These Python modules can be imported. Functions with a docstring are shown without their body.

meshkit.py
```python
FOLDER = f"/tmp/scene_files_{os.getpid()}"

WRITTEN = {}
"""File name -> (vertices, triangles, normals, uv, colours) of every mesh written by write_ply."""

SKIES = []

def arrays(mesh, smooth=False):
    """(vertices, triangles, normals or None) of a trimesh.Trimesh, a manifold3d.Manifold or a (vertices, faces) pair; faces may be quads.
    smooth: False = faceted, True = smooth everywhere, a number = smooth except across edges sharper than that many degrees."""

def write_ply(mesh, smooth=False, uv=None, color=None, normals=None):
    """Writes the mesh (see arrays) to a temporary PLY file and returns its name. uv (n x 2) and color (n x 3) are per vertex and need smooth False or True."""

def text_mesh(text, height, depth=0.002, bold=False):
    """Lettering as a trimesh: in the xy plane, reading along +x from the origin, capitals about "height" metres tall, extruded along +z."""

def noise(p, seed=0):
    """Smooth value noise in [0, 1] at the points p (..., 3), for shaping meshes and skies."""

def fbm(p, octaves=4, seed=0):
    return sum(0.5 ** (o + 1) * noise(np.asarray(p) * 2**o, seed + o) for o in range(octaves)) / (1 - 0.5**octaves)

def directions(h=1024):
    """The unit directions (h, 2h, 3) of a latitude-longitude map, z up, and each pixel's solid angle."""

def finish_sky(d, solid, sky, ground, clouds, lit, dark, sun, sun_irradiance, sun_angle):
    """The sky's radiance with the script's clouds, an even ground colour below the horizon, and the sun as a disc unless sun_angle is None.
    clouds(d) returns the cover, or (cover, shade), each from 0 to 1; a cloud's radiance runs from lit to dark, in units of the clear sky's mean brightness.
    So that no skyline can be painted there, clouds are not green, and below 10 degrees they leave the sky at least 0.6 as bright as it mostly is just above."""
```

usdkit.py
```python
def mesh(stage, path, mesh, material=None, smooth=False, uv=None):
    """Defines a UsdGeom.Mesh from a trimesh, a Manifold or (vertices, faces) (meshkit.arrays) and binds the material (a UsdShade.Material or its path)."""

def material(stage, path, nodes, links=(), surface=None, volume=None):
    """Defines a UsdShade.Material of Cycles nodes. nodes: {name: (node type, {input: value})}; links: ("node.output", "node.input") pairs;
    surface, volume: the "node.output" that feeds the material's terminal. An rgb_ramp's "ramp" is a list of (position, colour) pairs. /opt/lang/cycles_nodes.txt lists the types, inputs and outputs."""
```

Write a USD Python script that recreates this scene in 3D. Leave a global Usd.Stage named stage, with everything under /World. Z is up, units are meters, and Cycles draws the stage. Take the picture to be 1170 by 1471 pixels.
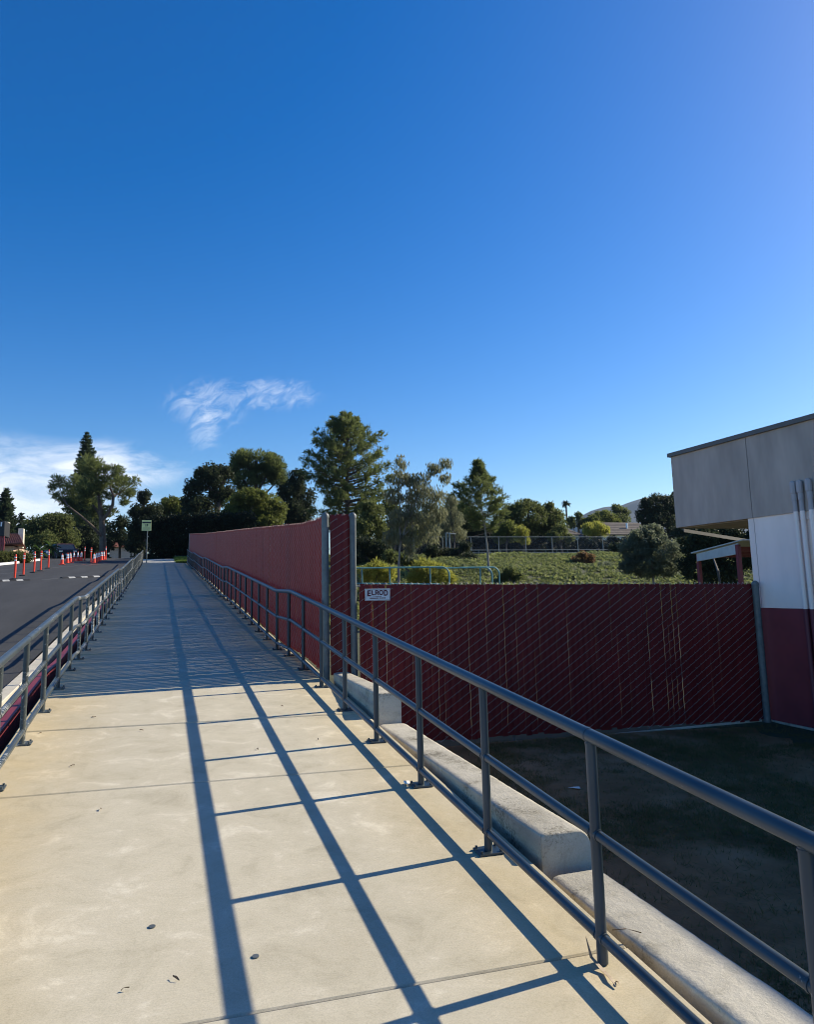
import math
import numpy as np
import trimesh
import shapely.geometry as sg
import meshkit
import usdkit
from pxr import Gf, Sdf, Usd, UsdGeom, UsdLux, UsdShade, Vt

stage = Usd.Stage.CreateInMemory()
UsdGeom.SetStageUpAxis(stage, UsdGeom.Tokens.z)
UsdGeom.SetStageMetersPerUnit(stage, 1.0)
W = UsdGeom.Xform.Define(stage, '/World')
stage.SetDefaultPrim(W.GetPrim())
UsdGeom.Scope.Define(stage, '/World/Looks')

# ---------------------------------------------------------------- camera
PITCH, YAW, ROLL, FPX = .1518, .3216, -.0222, 1073.75
EXPOSURE = 0.75
fw = np.array([math.sin(YAW) * math.cos(PITCH), math.cos(YAW) * math.cos(PITCH), math.sin(PITCH)])
r0 = np.array([math.cos(YAW), -math.sin(YAW), 0.])
u0 = np.cross(r0, fw)
RT = r0 * math.cos(ROLL) + u0 * math.sin(ROLL)
UP = -r0 * math.sin(ROLL) + u0 * math.cos(ROLL)
cam = UsdGeom.Camera.Define(stage, '/World/camera')
m = Gf.Matrix4d(1)
for i, a in enumerate((RT, UP, -fw)):
    m.SetRow(i, Gf.Vec4d(*map(float, a), 0))
cam.AddTransformOp().Set(m)
cam.CreateHorizontalApertureAttr(36.0)
cam.CreateVerticalApertureAttr(36.0 * 1471 / 1170)
cam.CreateFocalLengthAttr(36.0 * FPX / 1170)
cam.CreateVerticalApertureOffsetAttr(-53.5 / 1170 * 36)
cam.CreateExposureAttr(EXPOSURE)
cam.CreateClippingRangeAttr(Gf.Vec2f(0.05, 100000))

# ---------------------------------------------------------------- sky and sun
SUN_AZ, SUN_EL = math.radians(82.5), math.radians(31.3)
HAZE = .00006
SKY_STRENGTH, SUN_INTENSITY = 0.092, 1.08


def mat(name, nodes, links=(), surface='p.BSDF', volume=None):
    return usdkit.material(stage, '/World/Looks/' + name, nodes, links, surface=surface, volume=volume)


def sky_material():
    n, L = {}, []
    n['sky'] = ('sky_texture', dict(sky_type='single_scattering', sun_disc=False, sun_elevation=SUN_EL, sun_rotation=SUN_AZ,
                                    altitude=100.0, air_density=1.0, aerosol_density=0.6, ozone_density=3.0))
    n['geo'] = ('texture_coordinate', {})
    n['sep'] = ('separate_xyz', {})
    L.append(('geo.generated', 'sep.vector'))

    def math_(k, t, a=None, b=None, **kw):
        v = dict(math_type=t, **kw)
        for key, x in (('value1', a), ('value2', b)):
            if isinstance(x, str):
                L.append((x, k + '.' + key))
            elif x is not None:
                v[key] = float(x)
        n[k] = ('math', v)
        return k + '.value'
    az = math_('az', 'arctan2', 'sep.x', 'sep.y')
    el = math_('el', 'arcsine', 'sep.z')
    D = math.radians

    def bump_(k, az0, el0, wa, we):  # soft elliptical patch of cloud about a bearing and a height
        a = math_(k + 'a', 'divide', math_(k + 'a0', 'subtract', az, D(az0)), D(wa))
        e = math_(k + 'e', 'divide', math_(k + 'e0', 'subtract', el, D(el0)), D(we))
        s = math_(k + 's', 'add', math_(k + 'a2', 'multiply', a, a), math_(k + 'e2', 'multiply', e, e))
        n[k + 'r'] = ('map_range', dict(range_type='smoothstep', from_min=1.0, from_max=0.0, to_min=0.0, to_max=1.0, clamp=True))
        L.append((s, k + 'r.value'))
        return k + 'r.result'
    n['cxyz'] = ('combine_xyz', {})
    L.append((math_('azs', 'multiply', az, 6.0), 'cxyz.x'))
    L.append((math_('els', 'multiply', el, 20.0), 'cxyz.y'))
    n['nz1'] = ('noise_texture', dict(scale=1.6, detail=9.0, roughness=.62, distortion=.7))
    L.append(('cxyz.vector', 'nz1.vector'))
    n['cxyz2'] = ('combine_xyz', {})
    L.append((math_('azs2', 'multiply', az, 14.0), 'cxyz2.x'))
    L.append((math_('els2', 'multiply', math_('els2b', 'subtract', el, math_('azk', 'multiply', az, .45)), 22.0), 'cxyz2.y'))
    n['nz2'] = ('noise_texture', dict(scale=2.3, detail=12.0, roughness=.64, distortion=1.1))
    L.append(('cxyz2.vector', 'nz2.vector'))

    def cov(k, noise, patch, lo, hi, gain):
        n[k + 'm'] = ('map_range', dict(range_type='smoothstep', from_min=lo, from_max=hi, to_min=0.0, to_max=1.0, clamp=True))
        L.append((math_(k + 'x', 'add', noise, math_(k + 'px', 'multiply', patch, .22)), k + 'm.value'))
        return math_(k + 'g', 'multiply', math_(k + 'pg', 'multiply', k + 'm.result', patch), gain)
    c1 = cov('bank', 'nz1.fac', bump_('b1', -13, 6.8, 16, 5.0), .38, .84, .86)
    c2 = cov('streak', 'nz1.fac', bump_('b2', -3.0, 9.3, 6.5, 2.2), .48, .84, .7)
    c3 = cov('wispa', 'nz2.fac', bump_('b3', 3.4, 14.0, 4.4, 2.6), .52, .95, .38)
    c4 = cov('wispb', 'nz2.fac', bump_('b4', 8.2, 14.8, 4.6, 1.7), .52, .95, .38)
    c5 = cov('wispc', 'nz2.fac', bump_('b5', 3.0, 12.0, 1.8, 2.4), .5, .95, .3)
    tot = math_('t4', 'add', math_('t3', 'add', math_('t2', 'add', math_('t1', 'add', c1, c2), c3), c4), c5)
    n['cl'] = ('math', dict(math_type='minimum', value2=.93))
    L.append((tot, 'cl.value1'))
    n['mix'] = ('mix_color', dict(b=(7.0, 7.4, 8.0), use_clamp=False))
    L.append(('cl.value', 'mix.fac'))
    n['hs'] = ('hsv', dict(hue=.510, saturation=1.46, value=1.0))  # the photograph's deep clear-air blue
    L += [('sky.color', 'hs.color'), ('hs.color', 'mix.a')]
    L.append(('mix.result', 'bg.color'))
    n['bg'] = ('background_shader', dict(strength=SKY_STRENGTH))
    return mat('sky', n, L, surface='bg.background')


SKY = sky_material()
dome = UsdLux.DomeLight.Define(stage, '/World/sky')
UsdShade.MaterialBindingAPI.Apply(dome.GetPrim()).Bind(SKY)
dome.GetPrim().SetCustomDataByKey('label', 'deep blue sky with thin white cloud low on the left')
dome.GetPrim().SetCustomDataByKey('kind', 'structure')
sun = UsdLux.DistantLight.Define(stage, '/World/sun')
sun.CreateNormalizeAttr(True)
sun.CreateIntensityAttr(SUN_INTENSITY)
sun.CreateAngleAttr(0.5)
sun.CreateColorAttr(Gf.Vec3f(1.0, .91, .72))
S = np.array([math.sin(SUN_AZ) * math.cos(SUN_EL), math.cos(SUN_AZ) * math.cos(SUN_EL), math.sin(SUN_EL)])
sx = np.cross([0, 0, 1.], S); sx /= np.linalg.norm(sx); sy = np.cross(S, sx)
m = Gf.Matrix4d(1)
for i, a in enumerate((sx, sy, S)):
    m.SetRow(i, Gf.Vec4d(*map(float, a), 0))
sun.AddTransformOp().Set(m)

# ---------------------------------------------------------------- helpers
USED = {}


def numbered(parent, name):
    k = (str(parent), name)
    c = USED.get(k, 0); USED[k] = c + 1
    return name if c == 0 else '%s_%03d' % (name, c)


def tag(p, label=None, cat=None, group=None, kind=None):
    p = p.GetPrim() if hasattr(p, 'GetPrim') else p
    for k, v in (('label', label), ('category', cat), ('group', group), ('kind', kind)):
        if v:
            p.SetCustomDataByKey(k, v)
    return p


def pth(parent):
    return '/World' if parent is None else (parent if isinstance(parent, str) else str(parent.GetPath()))


def thing(name, label, cat=None, loc=(0, 0, 0), rotz=0, group=None, kind=None):
    x = UsdGeom.Xform.Define(stage, '/World/' + numbered('/World', name))
    x.AddTranslateOp().Set(Gf.Vec3d(*map(float, loc)))
    x.AddRotateZOp().Set(float(math.degrees(rotz)))
    return tag(x, label, cat, group, kind)


def obj(name, mesh, material, parent=None, smooth=False, label=None, cat=None, group=None, kind=None):
    p = pth(parent)
    o = usdkit.mesh(stage, p + '/' + numbered(p, name), mesh, material, smooth=smooth)
    return tag(o, label, cat, group, kind)


def dup(root, loc, rotz=0, label=None, scale=None):
    was = root.GetCustomData()
    base = str(root.GetName())
    base = base[:-4] if base[-4:-3] == '_' and base[-3:].isdigit() else base
    x = UsdGeom.Xform.Define(stage, '/World/' + numbered('/World', base))
    x.GetPrim().GetReferences().AddInternalReference(root.GetPath())
    x.ClearXformOpOrder()
    for nm in ('xformOp:translate', 'xformOp:rotateZ'):
        pass
    x.GetPrim().GetAttribute('xformOp:translate').Set(Gf.Vec3d(*map(float, loc)))
    x.GetPrim().GetAttribute('xformOp:rotateZ').Set(float(math.degrees(rotz)))
    ops = ['xformOp:translate', 'xformOp:rotateZ']
    x.GetPrim().GetAttribute('xformOpOrder').Set(Vt.TokenArray(ops))
    x.GetPrim().SetInstanceable(True)
    return tag(x, label or was['label'], was['category'], was.get('group'))


def box(x0, x1, y0, y1, z0, z1):
    b = trimesh.creation.box([x1 - x0, y1 - y0, z1 - z0])
    b.apply_translation([(x0 + x1) / 2, (y0 + y1) / 2, (z0 + z1) / 2])
    return b


def rbox(x0, x1, y0, y1, z0, z1, r=.01):  # box with chamfered edges: hull of three shrunken boxes
    c = np.array([(x0 + x1) / 2, (y0 + y1) / 2, (z0 + z1) / 2]); h = np.array([x1 - x0, y1 - y0, z1 - z0]) / 2
    pts = []
    for k in range(3):
        hh = h - r; hh[k] = h[k]
        for s in np.ndindex(2, 2, 2):
            pts.append(c + (np.array(s) * 2 - 1) * hh)
    return trimesh.convex.convex_hull(np.array(pts))


def cat(ms):
    return trimesh.util.concatenate([x for x in ms if x is not None])


def tube(pts, rad, n=8, cap=True):
    pts = np.asarray(pts, float); k = len(pts)
    rad = np.broadcast_to(np.asarray(rad, float), k)
    t = np.gradient(pts, axis=0); t /= np.maximum(np.linalg.norm(t, axis=1, keepdims=True), 1e-9)
    ref = np.array([0, 0, 1.]) if abs(t[:, 2]).mean() < .8 else np.array([1., 0, 0])
    a = np.cross(t, ref); a /= np.maximum(np.linalg.norm(a, axis=1, keepdims=True), 1e-9)
    b = np.cross(t, a)
    ang = np.arange(n) * 2 * np.pi / n
    v = pts[:, None] + rad[:, None, None] * (np.cos(ang)[None, :, None] * a[:, None] + np.sin(ang)[None, :, None] * b[:, None])
    v = v.reshape(-1, 3)
    i = np.arange(k - 1)[:, None] * n; j = np.arange(n)[None]; j2 = (j + 1) % n
    f = np.concatenate([np.stack([i + j, i + n + j2, i + j2], -1).reshape(-1, 3), np.stack([i + j, i + n + j, i + n + j2], -1).reshape(-1, 3)])
    if cap:
        v = np.vstack([v, pts[0], pts[-1]]); c0 = len(v) - 2; c1 = c0 + 1; o = (k - 1) * n
        jj = np.arange(n); j2 = (jj + 1) % n
        f = np.vstack([f, np.stack([np.full(n, c0), jj, j2], 1), np.stack([np.full(n, c1), o + j2, o + jj], 1)])
    return trimesh.Trimesh(v, f, process=False)


def lathe(prof, n=16):
    return trimesh.creation.revolve(np.array(prof, float), sections=n)


def ray(x, y):
    return fw + RT * (x - 585) / FPX - UP * (y - 682) / FPX


def at(x, y, Y):  # the point at distance Y up the walkway on the sight line through a pixel of the photograph
    d = ray(x, y)
    return d * (Y / d[1])


# profile of the ramp: sloping runs with level landings between
PY = [-6, 10.85, 12.2, 21.5, 22.9, 32.4, 33.9, 43.2, 44.6, 53.5, 56]
PZ = [-2.32, -.916, -.900, -.20, -.165, .565, .60, 1.34, 1.37, 2.10, 2.14]
RX0, RX1 = -1.14, 2.0


def ramp(Y, X=1.816):
    return np.interp(Y, PY, PZ) + .05 * (1.816 - np.asarray(X)) / 2.84


def lot_z(Y):
    return np.interp(Y, [-20, 68, 100, 200], [-1.15 - .0727 * 29.25, -1.15 + .0727 * 58.75, 3.75, 4.2])


# ---------------------------------------------------------------- materials
def simple(name, col, rough=.6, var=.25, scale=6., bump=0., bscale=40., metallic=0., spec=.4, col2=None, detail=5., transl=None, island=0., stretch=None):
    c = np.array(col, float)
    c2 = np.array(col2, float) if col2 is not None else c * (1 + var)
    c1 = c * (1 - var)
    n = {'g': ('geometry', {}), 'n': ('noise_texture', dict(scale=scale, detail=detail, roughness=.6)),
         'r': ('rgb_ramp', {'ramp': [(.28, tuple(c1)), (.5, tuple(c)), (.72, tuple(c2))]}),
         'p': ('principled_bsdf', dict(roughness=rough, metallic=metallic, specular_ior_level=spec))}
    L = [('g.position', 'n.vector'), ('n.fac', 'r.fac')]
    if stretch:
        n['mp'] = ('mapping', dict(scale=stretch))
        L[0] = ('g.position', 'mp.vector'); L.append(('mp.vector', 'n.vector'))
    out = 'r.color'
    if island:
        n['mr'] = ('map_range', dict(from_min=0., from_max=1., to_min=1 - island, to_max=1 + island))
        L.append(('g.random_per_island', 'mr.value'))
        n['hv'] = ('hsv', {})
        L += [('r.color', 'hv.color'), ('mr.result', 'hv.value')]
        out = 'hv.color'
    L.append((out, 'p.base_color'))
    if bump:
        n['bn'] = ('noise_texture', dict(scale=bscale, detail=6., roughness=.65))
        n['b'] = ('bump', dict(strength=min(1., bump), distance=.01 if bump <= 1 else .01 * bump))
        L += [('g.position', 'bn.vector'), ('bn.fac', 'b.height'), ('b.normal', 'p.normal')]
    surf = 'p.BSDF'
    if transl:
        w, tc = transl
        n['t'] = ('translucent_bsdf', dict(color=tuple(tc)))
        n['mx'] = ('mix_closure', dict(fac=w))
        L += [('p.BSDF', 'mx.closure1'), ('t.BSDF', 'mx.closure2')]
        surf = 'mx.closure'
    return mat(name, n, L, surface=surf)


def concrete(name, base, stain, bscale=90., bd=.005, rust=None, pits=0., broom=False):
    b, s = np.array(base), np.array(stain)
    n = {'g': ('geometry', {}),
         'n1': ('noise_texture', dict(scale=.9, detail=8., roughness=.62, distortion=.6)),
         'n2': ('noise_texture', dict(scale=7., detail=8., roughness=.7, distortion=.3)),
         'n3': ('noise_texture', dict(scale=130., detail=5., roughness=.8)),
         'r1': ('rgb_ramp', {'ramp': [(.3, tuple(s)), (.5, tuple(b)), (.7, tuple(b * 1.12))]}),
         'r2': ('rgb_ramp', {'ramp': [(.3, (.76, .75, .72)), (.48, (1., 1., 1.)), (.62, (1.03, 1.03, 1.04)), (.75, (1.20, 1.21, 1.25))]}),
         'r3': ('rgb_ramp', {'ramp': [(.3, (.80, .80, .78)), (.5, (1., 1., 1.)), (.7, (1.10, 1.10, 1.10))]}),
         'm1': ('mix_color', dict(blend_type='multiply', fac=1., use_clamp=False)),
         'm2': ('mix_color', dict(blend_type='multiply', fac=1., use_clamp=False)),
         'p': ('principled_bsdf', dict(roughness=.88, specular_ior_level=.25)),
         'bm': ('bump', dict(strength=.5, distance=bd)),
         'nb': ('noise_texture', dict(scale=bscale, detail=8., roughness=.7))}
    L = [('g.position', 'n1.vector'), ('g.position', 'n2.vector'), ('g.position', 'n3.vector'), ('g.position', 'nb.vector'),
         ('n1.fac', 'r1.fac'), ('n2.fac', 'r2.fac'), ('n3.fac', 'r3.fac'), ('r1.color', 'm1.a'), ('r2.color', 'm1.b'),
         ('m1.result', 'm2.a'), ('r3.color', 'm2.b'), ('nb.fac', 'bm.height'), ('bm.normal', 'p.normal')]
    if broom:  # fine brush lines across the walk
        n['bmap'] = ('mapping', dict(scale=(.10, 1., 1.)))
        L[3] = ('g.position', 'bmap.vector'); L.append(('bmap.vector', 'nb.vector'))
        n['r1'] = ('rgb_ramp', {'ramp': [(.25, tuple(s * .55 + b * .45)), (.5, tuple(b)), (.75, tuple(b * 1.10))]})
        n['n2'] = ('noise_texture', dict(scale=3.2, detail=11., roughness=.72, distortion=.5))
        n['r2'] = ('rgb_ramp', {'ramp': [(.3, (.80, .795, .775)), (.46, (.97, .97, .965)), (.56, (1.02, 1.02, 1.03)), (.66, (1.22, 1.235, 1.28))]})
    out = 'm2.result'
    if pits:  # small dark pores and chipped grains
        n['pv'] = ('noise_texture', dict(scale=55., detail=4., roughness=.75)); n['pl'] = ('noise_texture', dict(scale=3.5, detail=4.))
        n['ps'] = ('math', dict(math_type='add'))
        n['pr'] = ('rgb_ramp', {'ramp': [(.36, (.34, .33, .30)), (.46, (1., 1., 1.)), (1., (1., 1., 1.))]})
        n['pm'] = ('math', dict(math_type='multiply', value2=.5))
        n['px'] = ('mix_color', dict(blend_type='multiply', fac=pits, use_clamp=False))
        L += [('g.position', 'pv.vector'), ('g.position', 'pl.vector'), ('pv.fac', 'ps.value1'), ('pl.fac', 'ps.value2'), ('ps.value', 'pm.value1'), ('pm.value', 'pr.fac'), (out, 'px.a'), ('pr.color', 'px.b')]
        out = 'px.result'
    if rust:  # ochre staining along one edge (a stain on the slab itself): (x at its middle, half width, colour)
        n['sx'] = ('separate_xyz', {}); L.append(('g.position', 'sx.vector'))
        prev = None
        for q, (x0, hw, colr) in enumerate(rust):
            n['d%d' % q] = ('math', dict(math_type='subtract', value2=x0)); L.append(('sx.x', 'd%d.value1' % q))
            n['a%d' % q] = ('math', dict(math_type='absolute')); L.append(('d%d.value' % q, 'a%d.value1' % q))
            n['q%d' % q] = ('map_range', dict(range_type='smoothstep', from_min=hw, from_max=0., to_min=0., to_max=1., clamp=True)); L.append(('a%d.value' % q, 'q%d.value' % q))
            n['k%d' % q] = ('math', dict(math_type='multiply')); L += [('q%d.result' % q, 'k%d.value1' % q), ('rn.value', 'k%d.value2' % q)]
            n['mm%d' % q] = ('mix_color', dict(blend_type='multiply', b=tuple(colr), use_clamp=False))
            L += [('k%d.value' % q, 'mm%d.fac' % q), (out, 'mm%d.a' % q)]
            out = 'mm%d.result' % q
        n['rn0'] = ('noise_texture', dict(scale=1.6, detail=6., roughness=.6)); L.append(('g.position', 'rn0.vector'))
        n['rn'] = ('math', dict(math_type='multiply', value2=1.7, use_clamp=True)); L.append(('rn0.fac', 'rn.value1'))
    L.append((out, 'p.base_color'))
    return mat(name, n, L)


M = {}
M['slab'] = concrete('walkway_concrete', (.525, .47, .355), (.44, .385, .275), broom=True, rust=[(-1.05, .9, (1., .90, .72)), (1.85, .8, (1., .93, .80))])
M['kerbwall'] = concrete('kerb_concrete', (.50, .46, .375), (.34, .31, .25), bscale=34., bd=.016, pits=.9)
M['kerb'] = concrete('kerb_pale', (.52, .48, .40), (.42, .38, .31))
M['joint'] = simple('joint_filler', (.035, .03, .025), .95)
M['asphalt'] = simple('asphalt', (.047, .047, .048), .88, var=.22, scale=1.3, stretch=(1., .16, 1.), bump=.5, bscale=160., spec=.3, detail=8.)
M['soil'] = simple('planter_soil', (.05, .038, .026), .95, var=.4, scale=9., bump=1., bscale=30.)
M['lawnsoil'] = simple('lawn_soil', (.27, .15, .075), .95, var=.4, scale=1.3, bump=1., bscale=40., col2=(.36, .215, .12), spec=.08)
M['terrain'] = simple('terrain', (.06, .065, .03), .95, var=.35, scale=.7, bump=1., bscale=8.)
M['rail'] = None
M['galv'] = simple('galvanised_steel', (.125, .138, .138), .5, var=.22, scale=14., metallic=.3, bump=.15, bscale=60.)
M['wire'] = simple('chain_link_wire', (.36, .33, .32), .5, var=.2, scale=20., metallic=.3)
M['redwire'] = simple('dusty_red_wire', (.34, .20, .16), .6, var=.3, scale=12., metallic=.1)
M['pipe'] = simple('dull_pipe', (.22, .23, .21), .6, var=.15, scale=3., spec=.3)
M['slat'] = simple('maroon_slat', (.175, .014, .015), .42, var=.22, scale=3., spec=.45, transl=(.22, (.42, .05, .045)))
M['slatsun'] = simple('maroon_slat_sunlit', (.22, .036, .024), .5, var=.36, scale=3., spec=.3, transl=(.24, (.55, .10, .06)))  # lighter copy of the maroon slat, with backlit sun glow put into its colour
M['maroon'] = simple('maroon_paint', (.20, .030, .035), .5, var=.12, scale=4., bump=.1)
M['maroonwall'] = simple('maroon_wall_paint', (.175, .030, .038), .6, var=.14, scale=2.5, bump=.3, bscale=120.)
M['stucco'] = simple('grey_stucco', (.42, .335, .29), .9, var=.2, scale=2.6, stretch=(1., 1., .3), bump=.8, bscale=220., spec=.2, detail=9.)
M['whitewall'] = simple('white_wall_paint', (.88, .72, .65), .75, var=.08, scale=2.2, stretch=(1., 1., .35), bump=.5, bscale=200., spec=.3, detail=8.)
M['capmetal'] = simple('roof_edge_metal', (.10, .09, .085), .5, var=.1)
M['soffit'] = simple('soffit_board', (.30, .25, .19), .8, var=.15, scale=3.)
M['canopy'] = simple('canopy_metal', (.42, .46, .44), .45, var=.1, scale=4.)
M['teal'] = simple('teal_painted_pipe', (.10, .26, .25), .45, var=.25, scale=10.)
M['signface'] = simple('sign_face', (.62, .62, .62), .4, var=.05)
M['signink'] = simple('sign_ink', (.09, .010, .022), .5, var=.1)
M['yellow'] = simple('sign_yellow', (.55, .52, .22), .45, var=.08)
M['ink'] = simple('black_ink', (.02, .02, .02), .5, var=.1)
M['orange'] = simple('cone_orange', (.74, .052, .022), .5, var=.1, scale=6.)
M['whiteband'] = simple('reflective_white', (.75, .75, .74), .4, var=.05)
M['rubber'] = simple('black_rubber', (.022, .022, .023), .75, var=.2)
M['paintwhite'] = simple('road_paint', (.40, .40, .39), .8, var=.35, scale=5.)
M['paintfaded'] = simple('faded_road_paint', (.16, .16, .155), .85, var=.3, scale=3.)
M['redpaint'] = simple('kerb_red_paint', (.35, .06, .05), .8, var=.3, scale=2.)
M['bark'] = simple('bark', (.085, .065, .052), .9, var=.35, scale=5., bump=1., bscale=12.)
M['barkpale'] = simple('pale_bark', (.19, .165, .135), .85, var=.3, scale=4., bump=.8, bscale=12.)
M['shadefascia'] = simple('shade_toned_fascia', (.085, .078, .068), .8, var=.15, scale=3.)  # roof edge colour darkened to stand for the shade under the overhang
M['darkbox'] = simple('dark_boxing', (.02, .02, .022), .8, var=.2)
M['tile'] = simple('clay_tile', (.24, .085, .055), .8, var=.35, scale=2., island=.25)
M['shingle'] = simple('brown_shingle', (.12, .098, .085), .9, var=.2, scale=2., island=.12)
M['cream'] = simple('cream_stucco', (.60, .54, .44), .85, var=.08)
M['beige'] = simple('beige_wall', (.50, .36, .27), .85, var=.15)
M['glass'] = mat('window_glass', {'p': ('principled_bsdf', dict(base_color=(.02, .025, .03), roughness=.05, specular_ior_level=.7))})
M['carpaint'] = simple('dark_car_paint', (.05, .024, .026), .5, var=.05, spec=.3)
M['carblue'] = simple('blue_car_paint', (.10, .17, .28), .28, var=.05, spec=.6)
M['chrome'] = simple('lamp_chrome', (.6, .6, .6), .25, var=.05, metallic=.8)
M['mountain'] = simple('mountain_scrub', (.026, .028, .025), .95, var=.4, scale=.012, detail=8.)
M['dryleaf'] = simple('dry_leaf', (.16, .10, .055), .7, var=.3, scale=30.)
M['paleleaf'] = simple('bleached_leaf', (.42, .33, .24), .6, var=.25, scale=30.)
M['litter'] = simple('paper_litter', (.7, .7, .68), .7, var=.08)
M['grassblade'] = simple('grass_blade', (.26, .22, .085), .85, var=.4, scale=1.1, island=.45, spec=.1, col2=(.40, .29, .14), transl=(.25, (.26, .24, .09)))
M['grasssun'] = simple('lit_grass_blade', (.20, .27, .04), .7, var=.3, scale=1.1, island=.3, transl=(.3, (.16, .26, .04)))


def rail_mat(name='handrail_paint', ca=(.015, .026, .036), cb=(.028, .043, .056), chip=1.27):
    n = {'g': ('geometry', {}), 'n': ('noise_texture', dict(scale=3., detail=6.)), 'n2': ('noise_texture', dict(scale=38., detail=5., roughness=.7)),
         'n3': ('noise_texture', dict(scale=1.1, detail=3.)),
         'r': ('rgb_ramp', {'ramp': [(.3, ca), (.7, cb)]}),
         'th': ('math', dict(math_type='add')), 'r2': ('map_range', dict(from_min=chip, from_max=chip + .09, to_min=0., to_max=1., clamp=True)),
         'mx': ('mix_color', dict(b=(.42, .42, .40))), 'p': ('principled_bsdf', dict(roughness=.36, specular_ior_level=.5)),
         'bm': ('bump', dict(strength=.25, distance=.002))}
    L = [('g.position', 'n.vector'), ('g.position', 'n2.vector'), ('g.position', 'n3.vector'), ('n.fac', 'r.fac'), ('n2.fac', 'th.value1'), ('n3.fac', 'th.value2'),
         ('th.value', 'r2.value'), ('r2.result', 'mx.fac'), ('r.color', 'mx.a'), ('mx.result', 'p.base_color'), ('n2.fac', 'bm.height'), ('bm.normal', 'p.normal')]
    return mat(name, n, L)


M['rail'] = rail_mat()
M['railworn'] = rail_mat('worn_handrail_paint', (.036, .046, .048), (.068, .080, .080), 1.12)


def conduit_mat():  # pipes painted like the wall behind them: grey over white over maroon
    n = {'g': ('geometry', {}), 's': ('separate_xyz', {}),
         'a': ('math', dict(math_type='greater_than', value2=.975)), 'b': ('math', dict(math_type='greater_than', value2=-.397)),
         'm1': ('mix_color', dict(a=(.115, .022, .034), b=(.84, .69, .62))), 'm2': ('mix_color', dict(b=(.38, .33, .33))),
         'p': ('principled_bsdf', dict(roughness=.6))}
    L = [('g.position', 's.vector'), ('s.z', 'a.value1'), ('s.z', 'b.value1'), ('b.value', 'm1.fac'), ('m1.result', 'm2.a'), ('a.value', 'm2.fac'), ('m2.result', 'p.base_color')]
    return mat('conduit_paint', n, L)


M['conduit'] = conduit_mat()


def leafmat(name, col, var=.35, tw=.35, tc=None, rough=.55):
    c = np.array(col)
    return simple(name, tuple(c), rough, var=var, scale=.6, island=.35, transl=(tw, tuple(tc if tc is not None else c * 1.8)), spec=.12)


LM = dict(
    pine=leafmat('pine_needles', (.125, .15, .05)), darkpine=leafmat('dark_conifer_needles', (.045, .065, .032)),
    norfolk=leafmat('norfolk_needles', (.045, .066, .032)), dark=leafmat('dark_leaves', (.048, .062, .028), tw=.2),
    mid=leafmat('mid_green_leaves', (.12, .14, .045)), lit=leafmat('yellow_green_leaves', (.135, .155, .036)),
    euc=leafmat('grey_green_leaves', (.19, .195, .11)), olive=leafmat('olive_leaves', (.15, .17, .105)),
    lemon=leafmat('lemon_green_leaves', (.30, .30, .06)), ivy=leafmat('ivy_leaves', (.185, .21, .072)),
    rust=leafmat('rusty_leaves', (.17, .10, .045)), hedge=leafmat('hedge_leaves', (.020, .028, .012), tw=.12), palm=leafmat('palm_fronds', (.05, .085, .02)),
    clip=leafmat('clipped_hedge_leaves', (.09, .10, .03)))

# ================================================================ SETTING
# ground sheet: yard and bank on the right, ground under the lot on the left, far terrain
BANK0, BANK1 = 29.0, 47.5


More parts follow.
